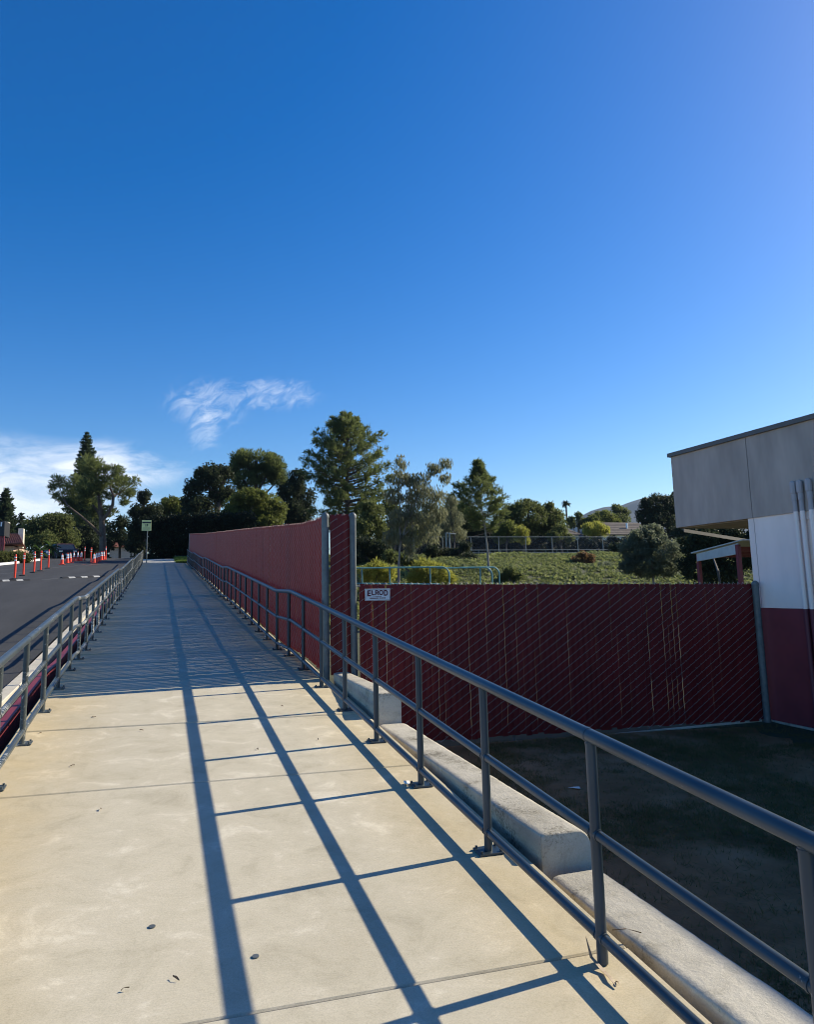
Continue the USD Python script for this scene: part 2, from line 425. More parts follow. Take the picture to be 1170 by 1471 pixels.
def ground_z(X, Y):
    yard = np.interp(Y, [-60, 9, 12, BANK0, 34, 41, BANK1, 56, 100, 400, 3000], [-2.12, -2.06, -1.9, -1.5, -.75, 1.05, 2.2, 2.25, 3.6, 6., 10.])
    yard = yard + np.where((Y > BANK0) & (Y < BANK1 + 3), .22 * (meshkit.fbm(np.stack([X * .35, Y * .35, X * 0], -1), 3, 5) - .5), 0)
    left = lot_z(Y) - .16
    left = np.where(Y > 200, np.interp(Y, [200, 400, 3000], [4.04, 6, 10]), left)
    t = np.clip((X - 1.95) / .45, 0, 1)
    return left * (1 - t) + yard * t


def grid_mesh(xs, ys, zf):
    X, Y = np.meshgrid(xs, ys, indexing='xy')
    v = np.stack([X, Y, zf(X, Y)], -1).reshape(-1, 3)
    nx = len(xs)
    i = (np.arange(len(ys) - 1)[:, None] * nx + np.arange(nx - 1)[None]).ravel()
    f = np.vstack([np.stack([i, i + 1, i + nx + 1], 1), np.stack([i, i + nx + 1, i + nx], 1)])
    return trimesh.Trimesh(v, f, process=False)


gx = np.unique(np.concatenate([[-3000, -1200, -400, -150, -60, -30], np.linspace(-20, 1.9, 12), [1.95, 2.05, 2.15, 2.25, 2.4], np.arange(3, 62, 1.0), [70, 90, 150, 400, 1200, 3000]]))
gy = np.unique(np.concatenate([[-200, -60, -20, -8], np.arange(-4, 12, .5), np.arange(12, 60, .75), [62, 65, 70, 80, 90, 100, 130, 200, 400, 800, 1600, 3000]]))
obj('ground', grid_mesh(gx, gy, ground_z), M['terrain'], smooth=True, kind='structure', label='earth ground under the yard, the bank and the far trees')

# lawn: dark bare soil with sparse grass
lx, ly = np.linspace(2.06, 8.72, 60), np.linspace(-6, 9.2, 110)


def lawn_z(X, Y):
    base = np.interp(X, [2.1, 4.1, 6, 8.6], [-1.98, -1.97, -2.0, -2.08])
    return base + .05 * (meshkit.fbm(np.stack([X * 1.1, Y * 1.1, X * 0], -1), 4, 3) - .5)


obj('lawn', grid_mesh(lx, ly, lawn_z), M['lawnsoil'], smooth=True, kind='structure', label='patchy bare soil of the shaded lawn')

# parking lot
px_, py_ = np.array([-60, -40, -20, -10, -5, -1.73]), np.concatenate([np.arange(-12, 66, 3.), np.arange(66, 104, 2.)])
obj('parking_lot', grid_mesh(px_, py_, lambda X, Y: lot_z(Y)), M['asphalt'], smooth=True, kind='structure', label='dark grey asphalt parking lot sloping up beside the walkway')

# walkway of separate slabs
walk = thing('walkway', 'pale concrete walkway of slabs rising as a ramp', kind='structure')
JO = [-5.5, -2.6, .35, 3.08, 5.75, 7.45, 9.1, 10.85, 12.2, 13.9, 15.8, 17.7, 19.6, 21.5, 22.9, 24.8, 26.7, 28.6, 30.5, 32.4, 33.9, 36.2, 38.5, 40.8, 43.2, 44.6, 46.8, 49., 51.2, 53.4]
rng = np.random.default_rng(11)
for a, b in zip(JO[:-1], JO[1:]):
    g = .007; r = .007; d0 = rng.uniform(-.003, .003)
    ys = np.array([a + g, a + g + r, b - g - r, b - g]); xs = np.array([RX0, RX0 + .012, RX1 - .012, RX1])
    v, f = [], []
    for iy, y in enumerate(ys):
        for ix, x in enumerate(xs):
            drop = (r if iy in (0, 3) else 0) + (.012 if ix in (0, 3) else 0)
            v.append([x, y, ramp(y, x) + d0 - min(drop, .013)])
    for iy in range(3):
        for ix in range(3):
            q = iy * 4 + ix
            f += [[q, q + 1, q + 5], [q, q + 5, q + 4]]
    top = len(v)
    ring = [0, 1, 2, 3, 7, 11, 15, 14, 13, 12, 8, 4]
    for k in ring:
        v.append([v[k][0], v[k][1], v[k][2] - .13])
    for k in range(12):
        p, q = ring[k], ring[(k + 1) % 12]
        f += [[p, top + k, q], [q, top + k, top + (k + 1) % 12]]
    obj('slab', trimesh.Trimesh(np.array(v), np.array(f), process=False), M['slab'], walk)
ys = np.arange(-6, 53.6, .5)
obj('joint_bed', grid_mesh(np.array([RX0 + .02, RX1 - .02]), ys, lambda X, Y: ramp(Y, X) - .022), M['joint'], walk, label='dark dirt filled joints between the slabs')
side = trimesh.util.concatenate([trimesh.Trimesh(np.array([[x, y, z] for y in ys for z in (ramp(y, x) - .1, ramp(y, x) - 1.2)]), np.array([q for i in range(len(ys) - 1) for q in ([2 * i, 2 * i + 1, 2 * i + 3], [2 * i, 2 * i + 3, 2 * i + 2])]), process=False) for x in (RX0 + .02, RX1 - .02)])
obj('side_face', side, M['kerbwall'], walk)
for x, y in ((.015, 3.811), (.43, 3.446)):
    c = trimesh.creation.cylinder(.015, .004, sections=14); c.apply_transform(trimesh.transformations.rotation_matrix(math.atan(.0833), [1, 0, 0])); c.apply_translation([x, y, float(ramp(y, x)) + .0005])
    obj('anchor_plug', c, M['galv'], walk, label='small round grey plug set in the slab')
# landing beyond the ramp's end, in the sun
PATH_K = (at(232, 802.8, 57.)[2] - 2.105) / 3.6
obj('far_path', grid_mesh(np.array([-1.15, 1.1]), np.array([53.42, 55, 57.]), lambda X, Y: 2.105 + PATH_K * (Y - 53.42)), M['kerb'], kind='structure', label='sunlit pale concrete path at the top of the ramp')

# planter strip, kerb of the lot, maroon edging wall
ys = np.arange(-6, 54, 1.5)


def strip(x0, x1, zf, zb):  # a bar along the walkway following a height profile
    v, f = [], []
    for y in ys:
        v += [[x0, y, zb(y)], [x0, y, zf(y)], [x1, y, zf(y)], [x1, y, zb(y)]]
    for i in range(len(ys) - 1):
        for k in range(3):
            a = 4 * i + k
            f += [[a, a + 4, a + 1], [a + 1, a + 4, a + 5]]
    n = len(v) - 4
    f += [[0, 1, 2], [0, 2, 3], [n, n + 2, n + 1], [n, n + 3, n + 2]]
    return trimesh.Trimesh(np.array(v, float), np.array(f), process=False)


obj('planter_strip', grid_mesh(np.array([-1.56, -1.16]), ys, lambda X, Y: ramp(Y) - .33), M['soil'], kind='structure', label='narrow strip of dark soil between the maroon wall and the lot kerb')
kerb = thing('kerb', 'pale concrete kerb along the edge of the parking lot', kind='structure')
for a in np.arange(-6, 53, 3.0):
    v = []
    b = a + 2.99
    pts = []
    for y in (a, b):
        zt = float(ramp(y)) - .045; zb = zt - .5
        pts += [[-1.72, y, zb], [-1.56, y, zb], [-1.56, y, zt - .008], [-1.568, y, zt], [-1.70, y, zt], [-1.72, y, zt - .02]]
    obj('kerb_stone', trimesh.convex.convex_hull(np.array(pts)), M['kerb'], kerb)
ew = thing('edging_wall', 'low maroon painted wall running just outside the left handrail', 'wall')
obj('wall_face', strip(-1.385, -1.30, lambda y: float(ramp(y)) - .0, lambda y: float(ramp(y)) - .75), M['maroon'], ew)

# ================================================================ HANDRAILS
TAN = lambda Y: float((ramp(Y + .01) - ramp(Y - .01)) / .02)


def handrail(name, label, X, Y0, d, n, H, zoff, Yend, rm):
    t = thing(name, label, 'handrail')
    kn = [Y0 - .6] + [y for y in PY[1:-1] if y < Yend] + [Yend]
    kn = [Y0 - .6] + [y for k in PY[1:-2] for y in (k - .05, k, k + .05)] + [Yend]

    def line(h):
        return np.array([[X, y, (float(ramp(y - .03)) + float(ramp(y + .03))) / 2 + zoff + h] for y in kn])
    obj('top_rail', tube(line(H), .0295, 16), rm, t, smooth=50)
    obj('middle_rail', tube(line(.515 / .92 * H), .0225, 14), rm, t, smooth=50)
    obj('bottom_rail', tube(line(.105), .0225, 14), rm, t, smooth=50)
    for k in range(n):
        y = Y0 + d * k
        if y > Yend + .05:
            break
        z = float(ramp(y)) + zoff
        pm = [tube([[X, y, z + .004], [X, y, z + H - .02]], .0235, 12)]
        if y < 16:  # weld beads where the rails meet the post
            for h in (.105, .515 / .92 * H):
                for sgn in (-1, 1):
                    pm.append(tube([[X, y + sgn * .0225, z + h + sgn * .0225 * TAN(y)], [X, y + sgn * .030, z + h + sgn * .030 * TAN(y)]], .0256, 12))
            pm.append(tube([[X, y, z + H - .034], [X, y, z + H - .027]], .0262, 12))
        p = obj('post', cat(pm), rm, t, smooth=50)
        if y < 28 and not (X > 0 and k == 3):
            pl = rbox(X - .075, X + .075, y - .055, y + .055, -.001, .011, .003)
            v = pl.vertices.copy(); v[:, 2] += ramp(v[:, 1]) + zoff; pl.vertices = v
            bolts = []
            for sx_, sy_ in ((-1, -1), (-1, 1), (1, -1), (1, 1)):
                c = trimesh.creation.cylinder(.008, .014, sections=6); c.apply_translation([X + sx_ * .058, y + sy_ * .04, z + .016 + TAN(y) * sy_ * .04]); bolts.append(c)
            obj('base_plate', cat([pl] + bolts), rm, p)
    # a joint sleeve on the top rail here and there
    for k in range(0, 10, 3):
        y = Y0 + d * k + .02
        if abs(TAN(y)) > .05:
            z = float(ramp(y)) + zoff + H
            obj('joint_sleeve', tube([[X, y - .012, z - .012 * TAN(y)], [X, y + .012, z + .012 * TAN(y)]], .0312, 16), rm, t, smooth=50)
    return t


handrail('handrail', 'dark slate blue pipe handrail beside the slatted fence, right of the walkway', 1.816, 2.9924 - 3 * 1.1468, 1.1468, 60, .92, 0., 53.2, M['rail'])
handrail('handrail', 'weathered grey pipe handrail beside the parking lot, left of the walkway', -1.0235, 5.93 - 5 * 1.118, 1.118, 60, .836, .05, 53.0, M['railworn'])

# ================================================================ STEPPED CONCRETE WALL on the right
kw = thing('stepped_kerb_wall', 'rough round topped concrete wall stepping up beside the right handrail', 'wall')


def wall_segment(x0, x1, y0, y1, zt0, zt1, zb, seed):
    r = .085
    prof = [(x0, zb), (x0, -.022), (x0 + .008, -.007), (x0 + .04, 0)]
    prof += [(x1 - r + r * math.sin(a), -r + r * math.cos(a)) for a in np.linspace(0, math.pi / 2, 6)] + [(x1, zb)]
    prof = np.array(prof)
    ysn = np.concatenate([[y0, y0 + .012], np.linspace(y0 + .05, y1 - .001, int((y1 - y0) / .035))])
    v, f = [], []
    k = len(prof)
    for i, y in enumerate(ysn):
        zt = zt0 + (zt1 - zt0) * (y - y0) / (y1 - y0)
        for j, (x, z) in enumerate(prof):
            zz = zb if j in (0, k - 1) else zt + z - (.012 if i == 0 else 0)
            v.append([x, y, zz])
    v = np.array(v)
    nn = (meshkit.fbm(v * [14, 14, 14], 4, seed) - .5)
    mid = np.tile((np.arange(k) > 0) & (np.arange(k) < k - 1), len(ysn))
    v[mid, 2] += nn[mid] * .009; v[mid, 0] += (meshkit.fbm(v[mid] * 23 + 9, 4, seed + 7) - .5) * .010
    for i in range(len(ysn) - 1):
        for j in range(k - 1):
            a = i * k + j
            f += [[a, a + k, a + 1], [a + 1, a + k, a + k + 1]]
    c0 = len(v); n = (len(ysn) - 1) * k
    v = np.vstack([v, v[:k].mean(0), v[n:n + k].mean(0)])
    for j in range(k):
        j2 = (j + 1) % k
        f += [[c0, j, j2], [c0 + 1, n + j2, n + j]]
    return trimesh.Trimesh(v, np.array(f), process=False)


for q, (x0, x1, y0, y1, a, b) in enumerate(((2.06, 2.40, .2, 3.86, -1.66, -1.545), (2.06, 2.37, 3.96, 7.2, -1.365, -1.285), (2.06, 2.30, 7.24, 9.2, -1.0, -.985))):
    obj('wall_segment', wall_segment(x0, x1, y0, y1, a, b, -2.3, q + 3), M['kerbwall'], kw, smooth=45)
obj('wall_segment', wall_segment(2.06, 2.42, -3.6, .14, -2.0, -1.86, -2.3, 9), M['kerbwall'], kw, smooth=45)

# ================================================================ SLATTED CHAIN LINK FENCES
def link_mesh(u0, u1, pitch, place, zb, zt, dz=.055, r=.0017, amp=.009, sides=3, seed=1, tip=.022):
    """woven wire: each wire zigzags across one column; place(u, w, z) -> points; zb, zt: functions of u"""
    vs, fs, base = [], [], 0
    rg = np.random.default_rng(seed)
    ang = np.arange(sides) * 2 * np.pi / sides + .5
    for col, u in enumerate(np.arange(u0, u1, pitch)):
        lo, hi = float(zb(u)), float(zt(u)) - dz * (col % 2)
        n = int((hi - lo) / dz)
        k = np.arange(2 * n + 1)
        z = hi - (k / 2) * dz
        ph = k % 4
        uu = u + pitch * np.choose(ph, [0, .5, 1, .5])
        ww = amp * np.choose(ph, [0, 1., 0, -1.])
        uu = uu + rg.normal(0, .001, len(k)); 
        p = place(uu, ww, z)
        t = np.gradient(p, axis=0); t /= np.linalg.norm(t, axis=1, keepdims=True)
        nrm = place(uu, ww - .01, z) - p; nrm /= np.linalg.norm(nrm, axis=1, keepdims=True)
        b = np.cross(t, nrm); b /= np.linalg.norm(b, axis=1, keepdims=True)
        v = p[:, None] + r * (np.cos(ang)[None, :, None] * nrm[:, None] + np.sin(ang)[None, :, None] * b[:, None])
        i = np.arange(len(k) - 1)[:, None] * sides; j = np.arange(sides)[None]; j2 = (j + 1) % sides
        f = np.concatenate([np.stack([i + j, i + sides + j2, i + j2], -1).reshape(-1, 3), np.stack([i + j, i + sides + j, i + sides + j2], -1).reshape(-1, 3)])
        vs.append(v.reshape(-1, 3)); fs.append(f + base); base += v.shape[0] * sides
        # twisted ends above the top
        e = place(np.array([u + pitch * .75, u + pitch * 1.0, u + pitch * 1.22]), np.array([-amp, -.004, -amp]), np.array([hi - .016, hi + tip, hi - .004]) + dz * (col % 2))
        te = tube(e, r * 1.1, 4); vs.append(te.vertices); fs.append(te.faces + base); base += len(te.vertices)
    return trimesh.Trimesh(np.vstack(vs), np.vstack(fs), process=False)


def slat(place, u, w, lo, hi, th=.004, tilt=0., bow=0., slant=0.):
    zs = np.array([lo, (lo + hi) / 2, hi]); v = []
    for k, z in enumerate(zs):
        du = bow * (k == 1) + slant * (k - 1)
        v += list(place(np.array([u - w / 2, u, u + w / 2]) + du, np.array([.0022 - tilt, -.003, .0022 + tilt]), np.full(3, z)))
        v += list(place(np.array([u - w / 2, u, u + w / 2]) + du, np.array([.0022 - tilt, -.003, .0022 + tilt]) + th, np.full(3, z)))
    f = []
    for k in range(2):
        a = 6 * k; b = a + 6
        for i in range(2):
            f += [[a + i, a + i + 1, b + i + 1], [a + i, b + i + 1, b + i], [a + 3 + i, b + 4 + i, a + 4 + i], [a + 3 + i, b + 3 + i, b + 4 + i]]
        f += [[a, b, b + 3], [a, b + 3, a + 3], [a + 2, a + 5, b + 5], [a + 2, b + 5, b + 2]]
    f += [[0, 3, 4], [0, 4, 1], [1, 4, 5], [1, 5, 2], [12, 13, 16], [12, 16, 15], [13, 14, 17], [13, 17, 16]]
    return trimesh.Trimesh(np.array(v), np.array(f), process=False)


def post_with_cap(x, y, z0, z1, r=.042, bands=()):
    parts = [tube([[x, y, z0], [x, y, z1 - .03]], r, 18), lathe([(0, .045), (r * .5, .04), (r * .95, .018), (r * 1.12, .0), (r * 1.12, -.03), (0, -.03)], 18)]
    parts[1].apply_translation([x, y, z1 - .03])
    for z in bands:
        parts.append(tube([[x, y, z - .013], [x, y, z + .013]], r + .004, 18))
    return cat(parts)


FX, FY0, FY1 = 1.985, 9.27, 54.2
PITCH_S = .0875
side_place = lambda u, w, z: np.stack([FX + np.asarray(w) * np.ones_like(u), u, z], -1)
TOPY, TOPZ = [9.0, 9.9, 10.8, 15.1, 19.3, 26.3, 33.5, 42, 50.7, 54.5], [.945, .955, .99, 1.30, 1.60, 2.09, 2.60, 3.23, 3.88, 4.15]
ftop = lambda u: np.interp(u, TOPY, TOPZ)
long_fence = thing('slatted_fence', 'long chain link fence woven with maroon slats coloured lighter for the sun behind along the right of the walkway', 'fence')
rg = np.random.default_rng(5)
us = np.arange(FY0 + .06, FY1, PITCH_S)
rest = []
for k, u in enumerate(us):
    zb = float(ramp(u)) + .03 + rg.uniform(-.01, .01); zt = float(ftop(u)) + rg.uniform(-.014, .010)
    s = slat(side_place, u + rg.normal(0, .0015), .0828 + rg.normal(0, .0018), zb, zt, tilt=rg.normal(0, .0025), bow=rg.normal(0, .0015), slant=rg.normal(0, .0012))
    if k < 300:
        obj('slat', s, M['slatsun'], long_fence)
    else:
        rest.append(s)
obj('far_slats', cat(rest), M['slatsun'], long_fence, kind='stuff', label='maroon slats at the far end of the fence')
obj('chain_link_mesh', link_mesh(FY0 + .02, FY1 - .05, PITCH_S, side_place, lambda u: ramp(u) + .03, ftop, r=.0026, seed=4, tip=.006), M['redwire'], long_fence)
obj('end_post', post_with_cap(1.972, 9.215, -1.35, .965, .045, bands=(.80, .52, .12, -.3, -.75)), M['galv'], long_fence, smooth=40)
for y in np.arange(12.2, 54, 3.05):
    z = float(ramp(y))
    obj('line_post', tube([[FX + .045, y, z - .4], [FX + .045, y, float(ftop(y)) - .06]], .026, 10), M['galv'], long_fence, smooth=50)
top = np.array([[FX + .02, y, float(ftop(y)) - .08] for y in [FY0] + TOPY[1:-1] + [FY1]])
obj('tension_wire', tube(top, .003, 4), M['wire'], long_fence)
obj('far_post', post_with_cap(FX, 54.25, 1.9, 4.15, .04), M['galv'], long_fence, smooth=40)

CY = 9.25
cross_place = lambda u, w, z: np.stack([u, CY + np.asarray(w) * np.ones_like(u), z], -1)
# tall narrow panel between the two tall posts, and the lower fence on to the building
cross = thing('slatted_fence', 'maroon slatted chain link fence across the shaded lawn, carrying the white sign', 'fence')
for u in (2.085, 2.172, 2.259):
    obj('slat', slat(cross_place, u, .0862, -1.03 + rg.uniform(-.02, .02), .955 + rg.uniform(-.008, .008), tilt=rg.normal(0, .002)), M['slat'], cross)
obj('chain_link_mesh', link_mesh(2.04, 2.30, .0875, cross_place, lambda u: -1.0, lambda u: .955, r=.0030, sides=4), M['wire'], cross)
topz = lambda u: np.interp(u, [2.4, 8.55], [.075, -.03])
botz = lambda u: np.interp(u, [2.4, 4.1, 6., 8.55], [-1.92, -1.93, -1.965, -2.04])
cu = np.arange(2.455, 8.56, .0866)
wide = [4, 12, 24, 33, 38, 44, 47, 55, 60]
for k, u in enumerate(cu):
    w = .0858 + rg.normal(0, .0006); sl = rg.normal(0, .0012) if k not in wide else rg.normal(0, .0022)
    if k in wide:
        w -= rg.uniform(.003, .006)
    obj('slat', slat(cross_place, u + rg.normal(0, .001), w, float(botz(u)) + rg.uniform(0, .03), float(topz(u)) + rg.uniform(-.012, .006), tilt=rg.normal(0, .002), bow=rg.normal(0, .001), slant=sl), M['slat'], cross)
obj('chain_link_mesh', link_mesh(2.412, 8.53, .0866, cross_place, botz, topz, r=.0030, sides=4, seed=8), M['wire'], cross)
obj('tall_post', post_with_cap(2.330, 9.22, -2.2, .968, .042, bands=(.06, .03, -.5, -.95)), M['galv'], cross, smooth=40)
obj('corner_post', post_with_cap(8.585, 9.21, -2.3, .0, .05, bands=(-.09, -.95, -1.4, -1.85)), M['galv'], cross, smooth=40)
obj('bracket', tube([[2.36, 9.235, .05], [2.42, 9.245, .05]], .012, 6), M['galv'], cross)
for x in (4.5, 6.6):
    obj('line_post', tube([[x, 9.30, -2.3], [x, 9.30, -.05]], .026, 10), M['galv'], cross, smooth=50)
obj('bottom_board', box(5.4, 8.53, 9.262, 9.285, -2.16, -2.02), M['kerbwall'], cross, label='pale concrete footing strip under the slats')

# the maker's sign on the fence
sg_ = thing('fence_sign', 'small white metal sign lettered in maroon on the slatted fence top corner', 'sign', loc=(0, 0, 0))
p0, p1 = at(524.3, 846, 9.22), at(561, 862.3, 9.22)
x0, x1, z1, z0 = p0[0], p1[0], p0[2], p1[2]
obj('sign_plate', rbox(x0, x1, 9.222, 9.227, z0, z1, .0015), M['signface'], sg_)
bd = .011
obj('sign_border', cat([box(x0 + .004, x1 - .004, 9.2205, 9.2216, z1 - bd, z1 - .003), box(x0 + .004, x1 - .004, 9.2205, 9.2216, z0 + .003, z0 + bd), box(x0 + .003, x0 + bd, 9.2203, 9.2218, z0 + bd, z1 - bd), box(x1 - bd, x1 - .003, 9.2203, 9.2218, z0 + bd, z1 - bd)]), simple('sign_rim', (.30, .30, .31), .5), sg_)


def lettering(text, height, width, x, z, y, material, parent, name='lettering', bold=True):
    t = meshkit.text_mesh(text, height, .0015, bold)
    b = t.bounds
    t.apply_translation([-(b[0][0] + b[1][0]) / 2, -b[0][1], 0])
    t.apply_scale([width / (b[1][0] - b[0][0]), height / (b[1][1] - b[0][1]), 1])
    v = t.vertices; t.vertices = np.stack([x + v[:, 0], y - v[:, 2], z + v[:, 1]], 1)
    t.invert() if t.volume < 0 else None
    return obj(name, t, material, parent)


xm = (x0 + x1) / 2 - .002; hh = z1 - z0; ww = x1 - x0
lettering('E', hh * .50, ww * .15, xm - ww * .325, z0 + hh * .39, 9.221, M['signink'], sg_, bold=2)
lettering('LRO', hh * .43, ww * .46, xm + ww * .005, z0 + hh * .46, 9.221, M['signink'], sg_, bold=2)
lettering('D', hh * .50, ww * .155, xm + ww * .335, z0 + hh * .39, 9.221, M['signink'], sg_, bold=2)
rr = np.random.default_rng(4)
for zf, hf, w0, w1 in ((.325, .05, .33, .67), (.17, .085, .2, .8)):  # two lines of print too small to read
    ms, u = [], w0
    while u < w1:
        du = rr.uniform(.018, .034)
        if rr.random() > .16:
            ms.append(box(x0 + ww * u, x0 + ww * (u + du * .7), 9.2195, 9.221, z0 + hh * zf, z0 + hh * (zf + hf)))
        u += du
    obj('small_print', cat(ms), M['signink'], sg_)

# ================================================================ BUILDING on the right
BX = 8.7
bl = thing('stucco_building', 'flat roofed building of grey stucco over white and maroon walls, at the right edge', 'building')
Yb0 = -6.0
obj('wall_band', box(BX, 20, Yb0, 9.36, -2.03, -.396), M['maroonwall'], bl, label='maroon painted lower band of the wall')
obj('white_wall', box(BX, 20, 9.245, 9.36, -.396, .968), M['whitewall'], bl)
obj('white_wall', box(BX, 20, Yb0, 9.235, -.396, .968), M['whitewall'], bl)
obj('joint_strip', box(BX + .006, BX + .2, 9.235, 9.245, -.396, .968), M['capmetal'], bl)
obj('foundation', box(BX - .03, 20, Yb0, 9.38, -2.5, -2.03), M['kerbwall'], bl)
obj('upper_wall', box(BX - .02, 20, 9.245, 11.05, .968, 2.235), M['stucco'], bl, label='grey stucco panel of the overhanging upper wall')
obj('upper_wall', box(BX - .02, 20, Yb0, 9.232, .968, 2.235), M['stucco'], bl)
obj('joint_strip', box(BX - .012, BX + .2, 9.232, 9.245, .968, 2.235), M['capmetal'], bl)
obj('roof_edge', box(BX - .06, 20.05, Yb0 - .05, 11.1, 2.235, 2.305), M['capmetal'], bl, label='dark metal roof edge')
obj('soffit', box(BX + .05, 19.9, 9.37, 10.98, .952, .967), M['soffit'], bl)
obj('wall_lamp', rbox(BX + .05, BX + .22, 11.05, 11.12, 1.72, 1.84, .01), M['capmetal'], bl)
for k, y in enumerate((8.37, 8.255, 8.10)):
    c = obj('conduit', tube([[BX - .055, y, -2.3], [BX - .055, y, 1.25]], .034, 12), M['conduit'], bl, smooth=50)
    obj('conduit_cap', cat([rbox(BX - .105, BX - .025, y - .045, y + .045, 1.22, 1.415, .025), tube([[BX - .055, y, 1.13], [BX - .055, y, 1.23]], .041, 12)]), M['conduit'], c, smooth=40)
    for z in (.86, -.05, -1.3):
        obj('pipe_clamp', cat([tube([[BX - .055, y, z - .012], [BX - .055, y, z + .012]], .039, 12), box(BX - .02, BX - .002, y - .055, y + .055, z - .012, z + .012)]), M['conduit'], c)

# ---------------------------------------------------------------- small canopies behind the fence
cp = thing('metal_canopy', 'small sloping metal canopy on maroon posts behind the slatted fence', 'canopy')
a, b = at(993, 793.5, 16.2), at(1067, 774.5, 13.6)


def edge_slab(p, q, w, t0, t1):  # slab with its long edge from p to q, reaching w along +X
    return trimesh.convex.convex_hull(np.array([v for e, t in ((p, t0), (q, t1)) for v in (e, e - [0, 0, t], e + [w, 0, 0], e + [w, 0, -t])]))


obj('canopy_roof', edge_slab(a, b, 3.2, .03, .025), M['canopy'], cp)
a2, b2 = at(1001, 794.5, 16.0), at(1060, 779, 13.8)
obj('fascia', edge_slab(a2 + [.0, 0, -.02], b2 + [.0, 0, -.02], .05, .19, .24), M['canopy'], cp)
for e, px in ((a2, 1005), (b2, 1063)):
    q = at(px, 810, e[1])
    obj('canopy_post', rbox(q[0] - .045, q[0] + .045, e[1] - .04, e[1] + .05, -2.2, e[2] - .05, .006), M['maroonwall'], cp)
    obj('canopy_post', rbox(q[0] + 2.6, q[0] + 2.69, e[1] - .04, e[1] + .05, -2.2, e[2] - .05, .006), M['maroonwall'], cp)
for k in range(3):
    p = a2 + (b2 - a2) * (.2 + .3 * k); obj('rafter', box(p[0] + .06, p[0] + 2.9, p[1] - .03, p[1] + .03, p[2] - .16, p[2] - .05), M['maroonwall'], cp)
cp2 = thing('walkway_canopy', 'thin grey roof edge of a covered walk under the overhang', 'canopy')
a, b = at(983, 759.5, 13.2), at(1090, 777, 15.5)
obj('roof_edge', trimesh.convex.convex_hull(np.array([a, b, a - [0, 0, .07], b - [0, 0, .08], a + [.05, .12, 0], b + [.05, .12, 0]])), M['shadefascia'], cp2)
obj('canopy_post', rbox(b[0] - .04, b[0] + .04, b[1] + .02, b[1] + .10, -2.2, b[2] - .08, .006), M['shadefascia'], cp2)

# ================================================================ TEAL PIPE RAIL behind the fence
tr = thing('pipe_railing', 'teal painted pipe railing with bent ends seen over the slatted fence', 'railing')


def bend(p, q, r=.2, n=6):  # horizontal to downward quarter turn
    return [p + (q - p) / np.linalg.norm(q - p) * r * math.sin(a) + np.array([0, 0, -r * (1 - math.cos(a))]) for a in np.linspace(0, math.pi / 2, n)]


def rail_piece(px0, px1, Y, ypx=815.5):
    p, q = at(px0, ypx, Y), at(px1, ypx, Y)
    q[2] = p[2] = (p[2] + q[2]) / 2
    e = bend(q, q + (q - p))
    return np.vstack([[p], [q], e[1:], [e[-1] - [0, 0, 2.2]]])


obj('top_rail', tube(rail_piece(470, 635, 18.), .021, 10), M['teal'], tr, smooth=50)
obj('top_rail', tube(rail_piece(628, 697, 18.15), .021, 10), M['teal'], tr, smooth=50)
e = rail_piece(660, 708, 19.2, 815.); obj('top_rail', tube(e, .021, 10), M['teal'], tr, smooth=50)
for px, Y in ((618, 18.), (690, 18.15), (560, 18.), (520, 18.)):
    p = at(px, 816, Y); obj('post', tube([p, p - [0, 0, 2.3]], .02, 10), M['teal'], tr, smooth=50)
p, q = at(480, 838, 18.), at(632, 839, 18.)
obj('lower_rail', tube([p, q], .019, 8), M['teal'], tr, smooth=50)

# ================================================================ UPPER YARD FENCE
uf = thing('yard_fence', 'galvanised chain link fence with pipe rails at the top of the bank', 'fence')
p, q = at(500, 771, 55.), at(900, 771.5, 55.)
zt = (p[2] + q[2]) / 2
obj('top_rail', tube([[p[0], 55, zt], [q[0], 55, zt]], .024, 8), M['pipe'], uf, smooth=50)
for x in np.arange(p[0] + .4, q[0], 2.42):
    obj('post', tube([[x, 55.03, 1.9], [x, 55.03, zt + .02]], .036, 8), M['pipe'], uf, smooth=50)
X_, W_ = [], []
segs = []
for x in np.arange(p[0], q[0], .16):
    for s in (1, -1):
        x2 = x + s * 1.66
        if p[0] < x2 < q[0]:
            segs.append(tube([[x, 55 + .008 * s, 2.3], [x2, 55 + .008 * s, zt]], .002, 3, cap=False))
obj('chain_link_mesh', cat(segs), M['wire'], uf)
yr = thing('yard_railing', 'low white pipe railing along the edge of the bank', 'railing')
for ypx in (789.5, 793.5):
    pa, pb = at(672, ypx + .8, 52.), at(892, ypx - .3, 52.)
    obj('rail', tube([pa, pb], .024, 8), M['pipe'], yr, smooth=50)
for px in range(672, 893, 16):
    pa = at(px, 790, 52.)
    obj('post', tube([pa, [pa[0], pa[1], 1.9]], .022, 8), M['pipe'], yr, smooth=50)
# gate posts near the middle tree
gp = thing('gate_frame', 'pale steel gate frame on the yard between the thin trees', 'gate')
for px in (641, 646):
    pa = at(px, 765, 50.); obj('post', tube([pa, [pa[0], pa[1], 1.5]], .06, 8), M['pipe'], gp, smooth=50)
pa, pb = at(640, 766, 50.), at(655, 767, 50.)
obj('crossbar', tube([pa, pb], .05, 8), M['pipe'], gp, smooth=50)

# ================================================================ PARKING LOT THINGS
def lotp(px, py, clampY=67.):
    d = ray(px, py)
    t = (-1.15 - .0727 * 9.25) / (d[2] - .0727 * d[1])
    p = d * t
    if p[1] > clampY or t < 0:
        p = at(px, py, clampY); p[2] = float(lot_z(clampY))
    p[2] = float(lot_z(p[1]))
    return p


